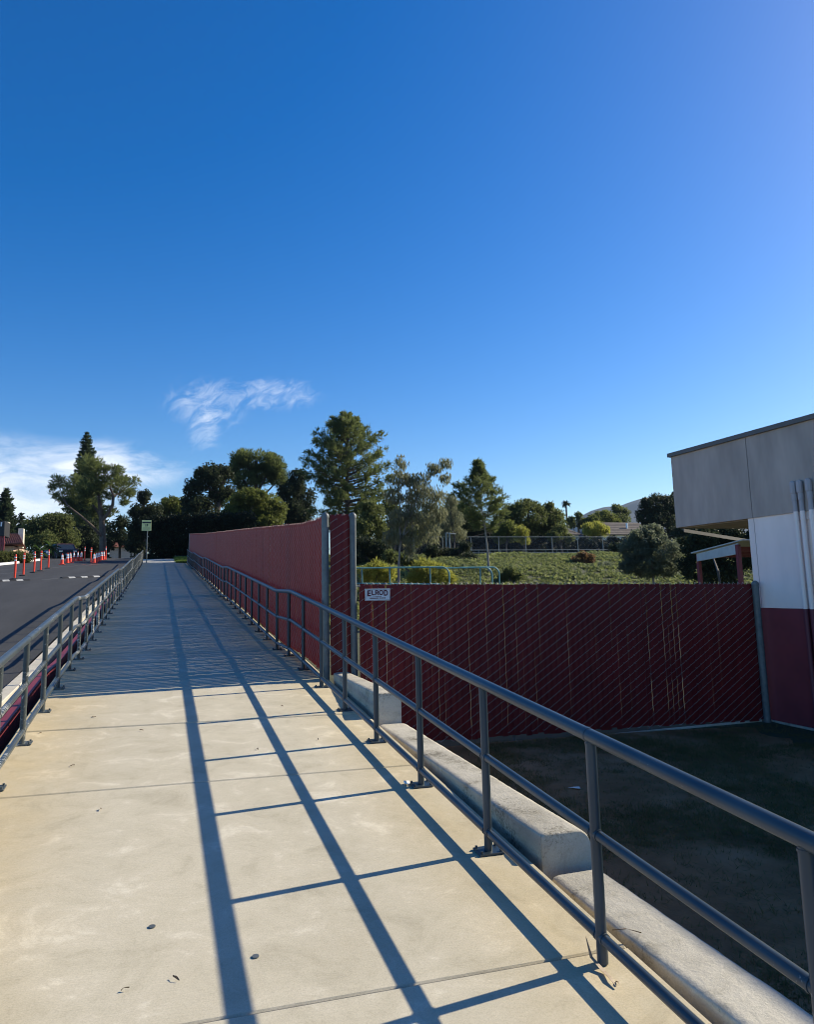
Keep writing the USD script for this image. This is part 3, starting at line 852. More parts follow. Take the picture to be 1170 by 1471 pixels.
def make_cone(loc, label):
    t = thing('traffic_cone', label, 'traffic cone', loc, 0, 'traffic cones across the lot')
    obj('base', rbox(-.18, .18, -.18, .18, .0, .035, .012), M['orange'], t)
    obj('body', lathe([(0, .71), (.028, .71), (.033, .69), (.125, .035), (0, .035)], 18), M['orange'], t, smooth=40)
    obj('white_collar', lathe([(.067, .46), (.045, .63), (.043, .63), (.064, .46)], 18), M['whiteband'], t, smooth=40)
    obj('white_collar', lathe([(.0835, .33), (.072, .42), (.07, .42), (.081, .33)], 18), M['whiteband'], t, smooth=40)
    return t


ord_ = ['nearest and leftmost cone of the left row', 'second cone of the left row', 'third cone of the left row', 'fourth cone of the left row, by the dark vehicle', 'fifth cone of the left row', 'last cone of the left row, beside a tall post',
        'first cone of the right row, beside a tall post', 'second cone of the right row', 'third cone of the right row', 'fourth cone of the right row', 'farthest cone of the right row']
cones = [(89, 811), (96.6, 809), (100.6, 808), (106, 806.3), (111.7, 806), (116.6, 806), (135, 809.3), (138.5, 807.6), (142, 806.3), (145.5, 804.9), (149, 804.3)]
c0 = None
for (x, y), o in zip(cones, ord_):
    p = lotp(x, y); lab = 'orange traffic cone with white collars, ' + o
    c0 = make_cone(p, lab) if c0 is None else c0
    if (x, y) != cones[0]:
        dup(c0, p, .4 * x, lab)


def make_del(loc, label):
    t = thing('delineator_post', label, 'delineator post', loc, 0, 'orange delineator posts in the lot')
    obj('base', lathe([(0, .05), (.10, .05), (.19, .025), (.2, 0), (0, 0)], 8), M['rubber'], t)
    obj('body', lathe([(0, 1.07), (.03, 1.07), (.04, 1.055), (.038, 1.03), (.045, 1.0), (.0465, .06), (0, .06)], 16), M['orange'], t, smooth=40)
    obj('white_band', lathe([(.0475, .78), (.0475, .835), (.044, .835), (.044, .78)], 16), M['whiteband'], t, smooth=40)
    obj('white_band', lathe([(.0475, .90), (.0475, .95), (.044, .95), (.044, .90)], 16), M['whiteband'], t, smooth=40)
    return t


dl = [(20.9, 832, 'nearest one, by the left speed bump'), (33.3, 827, 'second of the front five'), (48.7, 822.7, 'middle one of the front five'), (58.2, 820.3, 'fourth of the front five'), (69.3, 816.5, 'last of the front five'),
      (121.4, 806.2, 'standing behind the left row of cones'), (130.5, 809, 'standing left of the right row of cones'), (152, 804.8, 'standing at the right end of the cones')]
d0 = None
for x, y, o in dl:
    p = lotp(x, y); lab = 'tall orange delineator post, ' + o
    if d0 is None:
        d0 = make_del(p, lab)
    else:
        dup(d0, p, .7 * x, lab)


def speed_bump(pa, pb, label):
    t = thing('speed_bump', label, 'speed bump')
    n = 7
    for k in range(n):
        a = pa + (pb - pa) * k / n; b = pa + (pb - pa) * (k + .98) / n
        d = (b - a) / np.linalg.norm(b - a); s = np.array([-d[1], d[0], 0])
        pts = []
        for e in (a, b):
            for o, h in ((-.17, 0), (-.12, .035), (-.05, .055), (.05, .055), (.12, .035), (.17, 0)):
                q = e + s * o; pts.append([q[0], q[1], lot_z(q[1]) + h + .002])
        obj('bump_segment', trimesh.convex.convex_hull(np.array(pts, float)), M['paintwhite'] if k % 2 == 1 else M['rubber'], t, label='worn white bump segment' if k % 2 else None)


speed_bump(lotp(-28, 836), lotp(42, 833.6), 'black and white rubber speed bump at the nearest orange post, far left')
speed_bump(lotp(88, 830.8), lotp(150, 828.2), 'black and white rubber speed bump between the orange posts and the handrail')
# faded paint lines
for k, (a, b) in enumerate((((0, 818), (75, 815.5)), ((75, 815.3), (160, 809.5)), ((0, 824), (40, 822.)), ((60, 832.5), (90, 831.)))):
    p, q = lotp(*a), lotp(*b)
    d = (q - p); d /= np.linalg.norm(d); s = np.array([-d[1], d[0], 0]) * .06
    n = 8
    L_ = np.array([[*(p + (q - p) * i / n + sgn * s)[:2], 0] for i in range(n + 1) for sgn in (-1, 1)]); L_[:, 2] = lot_z(L_[:, 1]) + .005
    f = [w for i in range(n) for w in ([2 * i, 2 * i + 2, 2 * i + 1], [2 * i + 1, 2 * i + 2, 2 * i + 3])]
    obj('lane_marking', trimesh.Trimesh(L_, np.array(f), process=False), M['paintfaded'], kind='structure', label='faded white line painted on the asphalt')
for k, (a, b) in enumerate((((128, 812), (140, 811)), ((148, 808), (163, 807.2)), ((118, 811.8), (124, 811.2)))):
    p, q = lotp(*a), lotp(*b)
    d = (q - p); d /= np.linalg.norm(d); s = np.array([-d[1], d[0], 0]) * .08
    L_ = np.array([p - s, q - s, q + s, p + s]); L_[:, 2] = lot_z(L_[:, 1]) + .009
    obj('red_marking', trimesh.Trimesh(L_, np.array([[0, 1, 2], [0, 2, 3]]), process=False), M['redpaint'], kind='structure', label='red paint mark on the asphalt')


def make_car(name, label, loc, rot, paint):
    t = thing(name, label, 'car', loc, rot)
    prof = sg.Polygon([(-2.2, .35), (-2.3, .7), (-2.25, .95), (-2.1, 1.05), (-1.2, 1.12), (1.5, 1.12), (2.1, 1.05), (2.3, .9), (2.3, .45), (2.2, .32)])
    body = trimesh.creation.extrude_polygon(prof, 1.84); body.apply_transform(np.array([[1, 0, 0, 0], [0, 0, -1, .92], [0, 1, 0, 0], [0, 0, 0, 1.]]))
    for x in (-1.4, 1.4):
        w = trimesh.creation.cylinder(.39, 2.2, sections=24); w.apply_transform(trimesh.transformations.rotation_matrix(math.pi / 2, [1, 0, 0])); w.apply_translation([x, 0, .36])
        try:
            body = trimesh.boolean.difference([body, w], engine='manifold')
        except Exception:
            pass
    obj('body', body, M[paint], t, smooth=30)

    def cabin(x0, x1, x2, x3, z0, z1, w0, w1):
        return trimesh.convex.convex_hull(np.array([[x0, s * w0, z0] for s in (-1, 1)] + [[x3, s * w0, z0] for s in (-1, 1)] + [[x1, s * w1, z1] for s in (-1, 1)] + [[x2, s * w1, z1] for s in (-1, 1)]))
    obj('window_band', cabin(-1.25, -.45, 1.75, 2.15, 1.115, 1.66, .86, .70), M['glass'], t)
    obj('roof', cabin(-.52, -.35, 1.72, 1.86, 1.62, 1.72, .73, .66), M[paint], t, smooth=30)
    for s in (-1, 1):
        obj('pillar', tube([[-1.27, s * .84, 1.12], [-.45, s * .70, 1.66]], .04, 6), M[paint], t)
        obj('pillar', tube([[2.12, s * .85, 1.12], [1.78, s * .70, 1.66]], .05, 6), M[paint], t)
        obj('headlight', rbox(-2.31, -2.18, s * .62 - .16, s * .62 + .16, .78, .93, .02), M['chrome'], t)
        obj('door_mirror', rbox(-1.05, -.85, s * 1.0 - .09, s * 1.0 + .09, 1.1, 1.24, .03), M[paint], t)
    obj('grille', box(-2.325, -2.28, -.4, .4, .72, .88), M['rubber'], t)
    obj('number_plate', box(-2.335, -2.315, -.2, .2, .5, .62), M['whiteband'], t)
    obj('bumper', rbox(-2.36, -2.2, -.85, .85, .38, .52, .03), M['rubber'], t)
    for x in (-1.4, 1.4):
        for s in (-1, 1):
            ty = lathe([(.2, -.11), (.33, -.11), (.36, -.07), (.36, .07), (.33, .11), (.2, .11), (.2, -.11)], 24)
            ty.apply_transform(trimesh.transformations.rotation_matrix(math.pi / 2, [1, 0, 0])); ty.apply_translation([x, s * .80, .36])
            w = obj('wheel', ty, M['rubber'], t, smooth=40)
            ri = trimesh.creation.cylinder(.2, .16, sections=20); ri.apply_transform(trimesh.transformations.rotation_matrix(math.pi / 2, [1, 0, 0])); ri.apply_translation([x, s * .80, .36])
            obj('rim', ri, M['chrome'], w)
    return t


p = at(92, 806, 80.); p[2] = float(lot_z(80.)) + .05
make_car('parked_car', 'dark maroon car with black glass parked behind the traffic cones', p, math.radians(90 + 14), 'carpaint')
p = at(76, 806, 82.); p[2] = float(lot_z(82.)) + .05
make_car('parked_car', 'blue car mostly hidden behind the dark car at the lot end', p, math.radians(90 - 20), 'carblue')

# far sign at the top of the ramp
fs = thing('walkway_sign', 'pale yellow notice on a tall steel post at the top of the ramp', 'sign')
pt = at(210.5, 808, 53.3)
obj('post', tube([[pt[0], 53.3, 1.9], [pt[0], 53.3, 4.95]], .034, 10), M['galv'], fs, smooth=50)
s0, s1 = at(204, 747, 53.25), at(217.3, 762.5, 53.25)
obj('sign_plate', rbox(s0[0], s1[0], 53.235, 53.255, s1[2], s0[2], .004), M['yellow'], fs)
zz = s0[2]; w_ = s1[0] - s0[0]; h_ = s0[2] - s1[2]
obj('dark_band', box(s0[0] + .02, s1[0] - .02, 53.230, 53.234, zz - h_ * .30, zz - h_ * .17), M['ink'], fs)
obj('symbol', cat([box(s0[0] + w_ * .38, s0[0] + w_ * .45, 53.230, 53.234, zz - h_ * .60, zz - h_ * .38), box(s0[0] + w_ * .52, s0[0] + w_ * .58, 53.230, 53.234, zz - h_ * .60, zz - h_ * .38), box(s0[0] + w_ * .58, s0[0] + w_ * .66, 53.230, 53.234, zz - h_ * .51, zz - h_ * .39)]), M['ink'], fs)
for k, dz_ in enumerate((.70, .79, .88)):
    obj('text_line', box(s0[0] + w_ * .16, s1[0] - w_ * .16, 53.230, 53.234, zz - h_ * (dz_ + .025), zz - h_ * dz_), simple('sign_text_%d' % k, (.25, .24, .12), .6), fs)

# ================================================================ HOUSES AND MOUNTAINS FAR BEHIND
def tile_roof(name, parent, p00, p10, p01, p11, nx, ny, th, material):
    """rows of separate curved tiles between the eave p00-p10 and the ridge p01-p11"""
    for j in range(ny):
        ms = []
        for i in range(nx):
            u0, u1 = i / nx, (i + .94) / nx; v0, v1 = j / ny, (j + 1.12) / ny
            P = lambda u, v: (p00 * (1 - u) + p10 * u) * (1 - v) + (p01 * (1 - u) + p11 * u) * v
            a, b, c, d = P(u0, v0), P(u1, v0), P(u0, min(v1, 1)), P(u1, min(v1, 1)); mid0, mid1 = P((u0 + u1) / 2, v0), P((u0 + u1) / 2, min(v1, 1))
            up = np.array([0, 0, th])
            v = np.array([a + up * .4, mid0 + up * 1.5, b + up * .4, c, mid1 + up, d, a, b])
            f = np.array([[0, 1, 4], [0, 4, 3], [1, 2, 5], [1, 5, 4], [6, 7, 2], [6, 2, 1], [6, 1, 0]])
            ms.append(trimesh.Trimesh(v, f, process=False))
        obj(name, cat(ms), material, parent)


h1 = thing('tiled_house', 'low house with a red clay tile roof at the left edge of the lot', 'house')
A = at(-40, 790, 62.); B = at(33, 784, 66.)
zg = float(lot_z(62.))
obj('wall', box(A[0] - 3, B[0] - .4, 64.3, 72, zg - .5, at(10, 784, 64)[2]), M['beige'], h1)
e0, e1 = at(-60, 784.5, 63.), at(33.5, 780.5, 63.); r0_, r1_ = at(-60, 768, 67.), at(27, 766.5, 67.)
tile_roof('roof_tiles', h1, e0, e1, r0_, r1_, 30, 9, .07, M['tile'])
obj('roof_deck', trimesh.convex.convex_hull(np.array([e0 - [0, 0, .03], e1 - [0, 0, .03], r0_ - [0, 0, .03], r1_ - [0, 0, .03], r0_ + [0, 4, -1.], r1_ + [0, 4, -1.]])), M['tile'], h1)
c_ = at(29, 773, 66.5); obj('chimney', rbox(c_[0] - .14, c_[0] + .25, 66.3, 66.9, c_[2] - .8, at(29, 759.5, 66.5)[2], .02), M['cream'], h1)
c_ = at(9.5, 757, 66.); obj('white_parapet', rbox(at(6, 757, 66)[0], at(13, 757, 66)[0], 65.8, 66.4, at(9, 768, 66)[2], at(9, 750, 66)[2], .02), M['cream'], h1)
h2 = thing('porch_tower', 'dark boxed porch frame on red posts at the left edge', 'porch')
a, b = at(-30, 748, 60.), at(6.2, 770, 60.)
obj('porch_box', rbox(a[0], b[0], 60, 62, b[2], a[2], .03), M['darkbox'], h2)
obj('window', box(at(0.5, 755, 59.9)[0], at(2.5, 755, 59.9)[0], 59.985, 59.998, at(1, 756, 60)[2], at(1, 750, 60)[2]), M['signface'], h2)
for px in (1.5, 5.5):
    q = at(px, 770, 60.2); obj('post', rbox(q[0] - .07, q[0] + .07, 60.1, 60.24, zg - .5, q[2], .01), M['maroon'], h2)

fw_ = thing('beige_house', 'beige rendered house wall glimpsed between tree trunks behind the lot', 'house')
a, b = at(158, 786, 106.), at(205, 803, 106.)
obj('wall', box(a[0], b[0], 106, 112, 2.5, a[2]), M['beige'], fw_)
obj('roof', trimesh.convex.convex_hull(np.array([[a[0] - .5, 105.5, a[2]], [b[0] + .5, 105.5, a[2]], [a[0] - .5, 112.5, a[2]], [b[0] + .5, 112.5, a[2]], [a[0] - .5, 109, a[2] + 1.6], [b[0] + .5, 109, a[2] + 1.6]])), M['tile'], fw_)


def gable_house(label, pxl, pxr, pye, pyr, Y, wall):
    t = thing('brown_roofed_house', label, 'house')
    l, r_ = at(pxl, pye, Y), at(pxr, pye, Y); ze = (l[2] + r_[2]) / 2; zr = at((pxl + pxr) / 2, pyr, Y + 4)[2]
    obj('wall', box(l[0] + .4, r_[0] - .4, Y + .5, Y + 7.5, 2., ze + .05), wall, t)
    rp = [np.array([l[0], Y, ze]), np.array([r_[0], Y, ze]), np.array([l[0] + 2.0, Y + 4, zr]), np.array([r_[0] - 2.0, Y + 4, zr])]
    obj('roof_deck', trimesh.convex.convex_hull(np.array(rp + [np.array([l[0], Y + 8, ze]), np.array([r_[0], Y + 8, ze])])), M['shingle'], t)
    n = 7
    for k in range(n):
        a0, a1 = rp[0] + (rp[2] - rp[0]) * k / n, rp[1] + (rp[3] - rp[1]) * k / n
        b0, b1 = rp[0] + (rp[2] - rp[0]) * (k + 1.05) / n, rp[1] + (rp[3] - rp[1]) * (k + 1.05) / n
        u = np.array([0, -.02, .05])
        obj('shingle_row', trimesh.convex.convex_hull(np.array([a0 + u, a1 + u, a0 + u * .2, a1 + u * .2, b0 + u * .3, b1 + u * .3])), M['shingle'], t)
    for fx in (.3, .62):
        xw = l[0] + (r_[0] - l[0]) * fx
        w = obj('window', box(xw - .7, xw + .7, Y + .46, Y + .499, ze - 1.5, ze - .5), M['cream'], t)
        obj('pane', box(xw - .6, xw + .6, Y + .44, Y + .459, ze - 1.42, ze - .58), M['glass'], w)
    return t


gh = gable_house('brown shingle roofed house behind the yard fence, left of the yellow palms', 728, 838, 768, 753, 92., M['cream'])
g2 = gable_house('wide brown shingle roofed house behind the yard fence, right of the yellow palms', 862, 960, 768, 751, 88., M['cream'])
v_ = at(901, 754, 90.); obj('roof_vent', tube([v_ - [0, 0, .6], v_ + [0, 0, .25]], .14, 8), M['whiteband'], g2)

# mountains
mx = np.linspace(300, 1900, 120)


def ridge(px_list, Y, seed, name, label):
    P = np.array([at(a, b, Y) for a, b in px_list])
    xs = np.linspace(P[0, 0], P[-1, 0], 140)
    zr = np.interp(xs, P[:, 0], P[:, 2])
    rows = []
    ts = np.linspace(0, 1, 26)
    v = []
    for t in ts:
        yy = Y - 700 * (1 - t)
        for x, z in zip(xs, zr):
            nz = meshkit.fbm(np.array([[x / 130., yy / 130., 0.]]), 5, seed)[0] - .5
            v.append([x, yy, 5 + (z - 5) * t ** .9 + nz * 55 * t * (1 - t * .75)])
    for t in (1.1, 1.5):
        for x, z in zip(xs, zr):
            v.append([x, Y + 700 * (t - 1), 5 + (z - 5) * (1.5 - t) * 2])
    n = len(xs); R_ = len(ts) + 2
    i = (np.arange(R_ - 1)[:, None] * n + np.arange(n - 1)[None]).ravel()
    f = np.vstack([np.stack([i, i + 1, i + n + 1], 1), np.stack([i, i + n + 1, i + n], 1)])
    obj(name, trimesh.Trimesh(np.array(v), f, process=False), M['mountain'], smooth=True, kind='structure', label=label)


ridge([(770, 810), (805, 765), (825, 746), (850, 733), (870, 728), (890, 727), (905, 721), (920, 717), (950, 713), (1000, 712), (1060, 716), (1180, 714), (1400, 720), (1700, 790)], 2400., 4, 'mountain', 'hazy blue mountain ridge on the far right skyline')

# ================================================================ VEGETATION
def rot_dirs(rng, n):
    v = rng.normal(size=(n, 3)); return v / np.linalg.norm(v, axis=1, keepdims=True)


def diamonds(c, d, nrm, L, Wd):
    """leaf diamonds at c along d with width across; returns verts, faces"""
    s = np.cross(d, nrm); s /= np.maximum(np.linalg.norm(s, axis=1, keepdims=True), 1e-9)
    L = np.broadcast_to(L, len(c))[:, None]; Wd = np.broadcast_to(Wd, len(c))[:, None]
    v = np.stack([c - d * L / 2, c + s * Wd / 2, c + d * L / 2, c - s * Wd / 2], 1).reshape(-1, 3)
    i = np.arange(len(c))[:, None] * 4
    f = np.concatenate([i + [0, 1, 2], i + [0, 2, 3]])
    return v, f


def foliage(rng, ells, size, kind='leaf', density=4.5, lump=.42, thin=0.):
    """ells: list of (centre, rx, ry, rz). Fills each with lumps of leaves on its surface and inside."""
    VS, FS, base = [], [], 0
    lumps = []
    for c, rx, ry, rz in ells:
        c = np.asarray(c); rm = (rx * ry * rz) ** (1 / 3)
        area = 4 * math.pi * rm * rm
        lr = max(lump * min(rx, rz, ry) * 1.1, size * 1.3)
        m = max(4, int(1.25 * area / (math.pi * lr * lr)))
        dirs = rot_dirs(rng, m); rad = rng.uniform(.35, 1, m) ** .5
        lc = c + dirs * np.array([rx, ry, rz]) * (rad * (1 - lr / max(rm, lr * 1.01)) + .12)[:, None]
        keep = rng.random(m) > thin
        lumps += [(q, lr * rng.uniform(.7, 1.25), q - c) for q in lc[keep]]
    for q, lr, od in lumps:
        la = size * size * .45
        n = max(5, int(density * math.pi * lr * lr / la * .55))
        d = rot_dirs(rng, n); u = rng.uniform(.1, 1, n) ** .5 * 1.12 + np.abs(rng.normal(0, .14, n))
        pos = q + d * (lr * u)[:, None] * [1, 1, .82]
        od_ = od / max(np.linalg.norm(od), 1e-6)
        if kind == 'leaf':
            ax = rot_dirs(rng, n); nr = d * .6 + rot_dirs(rng, n) * .7 + [0, 0, .35]
            L, Wd = size * rng.uniform(.7, 1.3, n), size * rng.uniform(.45, .75, n)
        elif kind == 'needle':
            ax = d * .55 + od_ * .35 + rot_dirs(rng, n) * .55 + [0, 0, .35]; nr = rot_dirs(rng, n)
            L, Wd = size * rng.uniform(1.2, 2.2, n), size * rng.uniform(.22, .4, n)
        else:  # hanging narrow leaves
            ax = rot_dirs(rng, n) * .5 + [0, 0, -1.]; nr = rot_dirs(rng, n)
            L, Wd = size * rng.uniform(1.0, 1.8, n), size * rng.uniform(.25, .42, n)
        ax = ax / np.linalg.norm(ax, axis=1, keepdims=True)
        v, f = diamonds(pos, ax, nr, L, Wd)
        VS.append(v); FS.append(f + base); base += len(v)
    return trimesh.Trimesh(np.vstack(VS), np.vstack(FS), process=False), lumps


def px_ell(cx, cy, rx, ry, Y, dY=0., depth=1.):
    c = at(cx, cy, Y + dY); k = float(c @ fw) / FPX
    return (c, rx * k, min(rx, ry * 1.6) * k * depth, ry * k)


def tree(name, label, cat_, Y, ells, leaf, size, base, trunk_r, kind='leaf', density=4.5, lump=.42, thin=0., seed=1, bark='bark', limbs=8, path=None, group=None, jitter=.5, zbase=None):
    rng = np.random.default_rng(seed)
    t = thing(name, label, cat_, group=group)
    E_ = [px_ell(e[0], e[1], e[2] * 1.08, e[3] * 1.08, Y, (rng.uniform(-1, 1) * jitter * e[2] * Y / FPX if len(e) < 5 else e[4])) for e in ells]
    fol, lumps = foliage(rng, E_, size, kind, density, lump, thin)
    obj('crown', fol, LM[leaf], t)
    b = at(*base, Y)
    if zbase is not None:
        b[2] = zbase
    if path is None:
        top = max(E_, key=lambda e: e[0][2])[0]
        pts = np.array([b, b + (top - b) * .35 + [rng.normal(0, .15), rng.normal(0, .15), 0], b + (top - b) * .7 + [rng.normal(0, .2), 0, 0], top])
    else:
        pts = np.array([at(*q[:2], Y + (q[2] if len(q) > 2 else 0)) for q in path])
        if zbase is not None:
            pts[0][2] = zbase
    ms = [tube(pts, np.linspace(trunk_r, trunk_r * .35, len(pts)), 9)]
    cs = sorted(E_, key=lambda e: -e[1] * e[3])[:limbs]
    for c, rx, ry, rz in cs:
        k = rng.uniform(.3, .75); s = pts[0] + (pts[-1] - pts[0]) * k
        i = min(int(k * (len(pts) - 1)), len(pts) - 2); fr = k * (len(pts) - 1) - i
        s = pts[i] * (1 - fr) + pts[i + 1] * fr
        if np.linalg.norm(c - s) > .4:
            mid = (s + c) / 2 + [0, 0, .12 * np.linalg.norm(c - s)]
            ms.append(tube([s, mid, c], [trunk_r * .42, trunk_r * .28, trunk_r * .12], 6))
    obj('trunk', cat(ms), M[bark], t, smooth=60)
    return t, pts


def conifer(name, label, tip, base, Y, halfw, leaf, seed, tiers=26, size=.3, droop=.12, zbase=None, power=1.0):
    """tiered conifer: whorls of branches with flat sprays"""
    rng = np.random.default_rng(seed)
    t = thing(name, label, 'tree')
    a, b = at(*tip, Y), at(*base, Y)
    if zbase is not None:
        b[2] = zbase
    H = a[2] - b[2]; R = halfw * float(a @ fw) / FPX
    VS, FS, base_i = [], [], 0
    br = []
    for i in range(tiers):
        f = (i + .6) / tiers
        z = a[2] - f * H * .93; r = R * (f ** power) * rng.uniform(.85, 1.1)
        x = a[0] + (b[0] - a[0]) * f; y = a[1]
        nb = 7 + int(4 * f)
        for k in range(nb):
            an = 2 * np.pi * (k + rng.uniform(-.3, .3)) / nb + i
            ln = r * rng.uniform(.75, 1.1)
            d = np.array([math.cos(an), math.sin(an), 0])
            tipz = -droop * ln + .10 * ln
            br.append(([x, y, z], [x + d[0] * ln, y + d[1] * ln, z + tipz]))
            n = max(6, int(ln / size * 16))
            s = rng.uniform(.12, 1, n)
            pos = np.array([x, y, z]) + d * (ln * s)[:, None] + np.stack([np.zeros(n), np.zeros(n), tipz * s], 1) + rng.normal(0, .22 * size, (n, 3)) + np.cross(d, [0, 0, 1.]) * (rng.normal(0, .16, n) * ln * (1.1 - s * .6))[:, None]
            ax = d * .7 + rot_dirs(rng, n) * .6 + [0, 0, .35]; ax /= np.linalg.norm(ax, axis=1, keepdims=True)
            v, fc = diamonds(pos, ax, rot_dirs(rng, n), size * rng.uniform(.8, 1.5, n), size * rng.uniform(.3, .5, n))
            VS.append(v); FS.append(fc + base_i); base_i += len(v)
    obj('crown', trimesh.Trimesh(np.vstack(VS), np.vstack(FS), process=False), LM[leaf], t)
    obj('trunk', cat([tube([b, (a + b) / 2, a], [.38, .22, .04], 8)] + [tube([p, q], [.05, .015], 4, cap=False) for p, q in br]), M['bark'], t, smooth=60)
    return t


conifer('norfolk_pine', 'tall narrow tiered conifer rising behind the spreading pine', (125, 620), (127, 800), 108., 40, 'norfolk', 3, tiers=40, size=.36, zbase=3.5, power=.66)
conifer('conifer', 'pointed dark conifer above the tiled roof at the left edge', (9, 701), (6, 800), 96., 30, 'darkpine', 8, tiers=24, size=.42, zbase=3.5, power=.72)
conifer('conifer', 'short dark conifer between the pointed one and the round tree', (31, 736), (30, 800), 94., 12, 'darkpine', 18, tiers=14, size=.36, zbase=3.5, power=.6)

def pine_tree(name, label, Y, env, base, tip, leaf, size, trunk_r, seed, nbr=110, zbase=None, rise=(.15, .9), tufts=22, needles=12, bark='bark', lean=None, gap=.0, reach=(.55, .95)):
    """env: (photo y, left x, right x) rows giving the crown's reach at several heights"""
    rng = np.random.default_rng(seed)
    t = thing(name, label, 'tree')
    b, a = at(*base, Y), at(*tip, Y)
    if zbase is not None:
        b[2] = zbase
    k = float(a @ fw) / FPX
    ey = np.array([e[0] for e in env], float); el = np.array([e[1] for e in env], float); er = np.array([e[2] for e in env], float)
    ez = np.array([at(base[0], y, Y)[2] for y in ey])
    tr = np.array([b] + [at(*q, Y) for q in (lean or [((base[0] + tip[0]) / 2, (base[1] + tip[1]) / 2)])] + [a])
    tz = tr[:, 2]
    VS, FS, n0 = [], [], 0
    limbs = [tube(tr, np.linspace(trunk_r, trunk_r * .18, len(tr)), 9)]
    for i in range(nbr):
        f = (i + rng.random()) / nbr
        z = ez[-1] + (ez[0] - ez[-1]) * f ** .9
        org = np.array([np.interp(z, tz, tr[:, j]) for j in range(3)])
        an = i * 2.399 + rng.uniform(-.4, .4)
        cx = np.interp(z, ez[::-1], ((el + er) / 2)[::-1]); hw = np.interp(z, ez[::-1], ((er - el) / 2)[::-1])
        cxw = at(cx, 700, Y)[0]
        R_ = max(.2, hw * k * (1.12 if rng.random() < .3 else rng.uniform(*reach)))
        R_ = max(.2, R_ + (cxw - org[0]) * math.cos(an))
        up = rise[0] + (rise[1] - rise[0]) * f
        d = np.array([math.cos(an), math.sin(an), 0.])
        st = org - [0, 0, R_ * up * .55]
        tipp = org + d * R_ + [0, 0, R_ * up * .45]
        mid = (st + tipp) / 2 - [0, 0, .06 * R_]
        limbs.append(tube([st, mid, tipp], [.05 * R_ ** .5 * trunk_r / .3 + .008, .03 * trunk_r / .3 + .006, .006], 5, cap=False))
        if rng.random() < gap:
            continue
        m_ = max(6, int(tufts * (R_ / (hw * k + .3)) * rng.uniform(.7, 1.2)))
        sfr = rng.uniform(.22, 1.03, m_) ** .7
        spread = min(R_ * .16, .45)
        cen = st + (tipp - st) * sfr[:, None] + rng.normal(0, 1, (m_, 3)) * [spread, spread, spread * .55] * (1.15 - sfr * .75)[:, None]
        out = d * .8 + [0, 0, .55]
        base_d = np.repeat(out[None], m_, 0) + rng.normal(0, .35, (m_, 3))
        dd = np.repeat(base_d, needles, 0) * .75 + rot_dirs(rng, m_ * needles) * .8
        dd /= np.linalg.norm(dd, axis=1, keepdims=True)
        cc = np.repeat(cen, needles, 0) + rng.normal(0, size * .22, (m_ * needles, 3))
        L = size * rng.uniform(.7, 1.35, len(cc))
        v, fc = diamonds(cc + dd * L[:, None] * .45, dd, rot_dirs(rng, len(cc)), L, size * rng.uniform(.14, .24, len(cc)))
        VS.append(v); FS.append(fc + n0); n0 += len(v)
    obj('crown', trimesh.Trimesh(np.vstack(VS), np.vstack(FS), process=False), LM[leaf], t)
    obj('trunk', cat(limbs), M[bark], t, smooth=60)
    return t


# spreading pine with bare limbs
rngp = np.random.default_rng(2)
sp = thing('spreading_pine', 'broad old pine with bare twisting limbs behind the traffic cones', 'tree')
blobs = [(128, 668, 20, 13), (85, 691, 13, 8), (113, 693, 14, 12), (164, 676, 15, 9), (177, 703, 19, 11), (194, 692, 9, 7), (151, 692, 13, 10), (85, 711, 10, 9), (122, 715, 13, 12), (154, 712, 9, 6), (180, 722, 10, 5), (140, 678, 14, 11), (103, 728, 11, 9), (115, 745, 11, 8), (76, 700, 7, 5), (168, 690, 12, 8), (97, 702, 9, 7), (135, 735, 8, 10), (187, 710, 9, 7)]
Yp = 78.
blobs += [(128, 700, 16, 12), (142, 700, 14, 10), (160, 735, 10, 7), (105, 715, 12, 9), (175, 690, 12, 8), (92, 718, 10, 8), (130, 725, 12, 9)]
EB = [px_ell(a_, b_, c_ * 1.12, d_ * 1.12, Yp, rngp.uniform(-2.2, 2.2)) for a_, b_, c_, d_ in blobs]
fol, _ = foliage(rngp, EB, .24, 'needle', 2.7, .36, .18)
obj('crown', fol, LM['pine'], sp)
tp = lambda *q: [at(x, y, Yp + d) for x, y, d in q]
limb = [tube(tp((149, 806, 0), (147.5, 770, 0), (146, 742, 0), (142, 715, 0), (141, 690, .5), (134, 668, .5)), [0.384, 0.310, 0.260, 0.161, 0.112, 0.037], 10),
        tube(tp((146.5, 748, 0), (155, 738, -.4), (162, 725, -.8), (163, 712, -1), (158, 700, -1), (165, 684, -1)), [0.211, 0.174, 0.155, 0.124, 0.087, 0.037], 8),
        tube(tp((147, 745, 0), (138, 731, .8), (130, 722, 1.2), (122, 708, 1.4), (113, 692, 1.4)), [0.161, 0.124, 0.099, 0.074, 0.031], 8),
        tube(tp((147.5, 772, 0), (132, 755, -1.2), (115, 740, -1.8), (98, 727, -2.), (84, 710, -2.)), [0.161, 0.124, 0.093, 0.074, 0.031], 8),
        tube(tp((163, 713, -1), (172, 708, -.4), (182, 700, .5), (194, 692, .5)), [0.093, 0.068, 0.050, 0.025], 6),
        tube(tp((141, 700, .4), (148, 690, 1), (160, 678, 1.4)), [0.087, 0.062, 0.025], 6), tube(tp((98, 727, -2.), (88, 708, -1), (84, 692, -.5)), [0.062, 0.043, 0.019], 6)]
obj('trunk', cat(limb), M['bark'], sp, smooth=60)

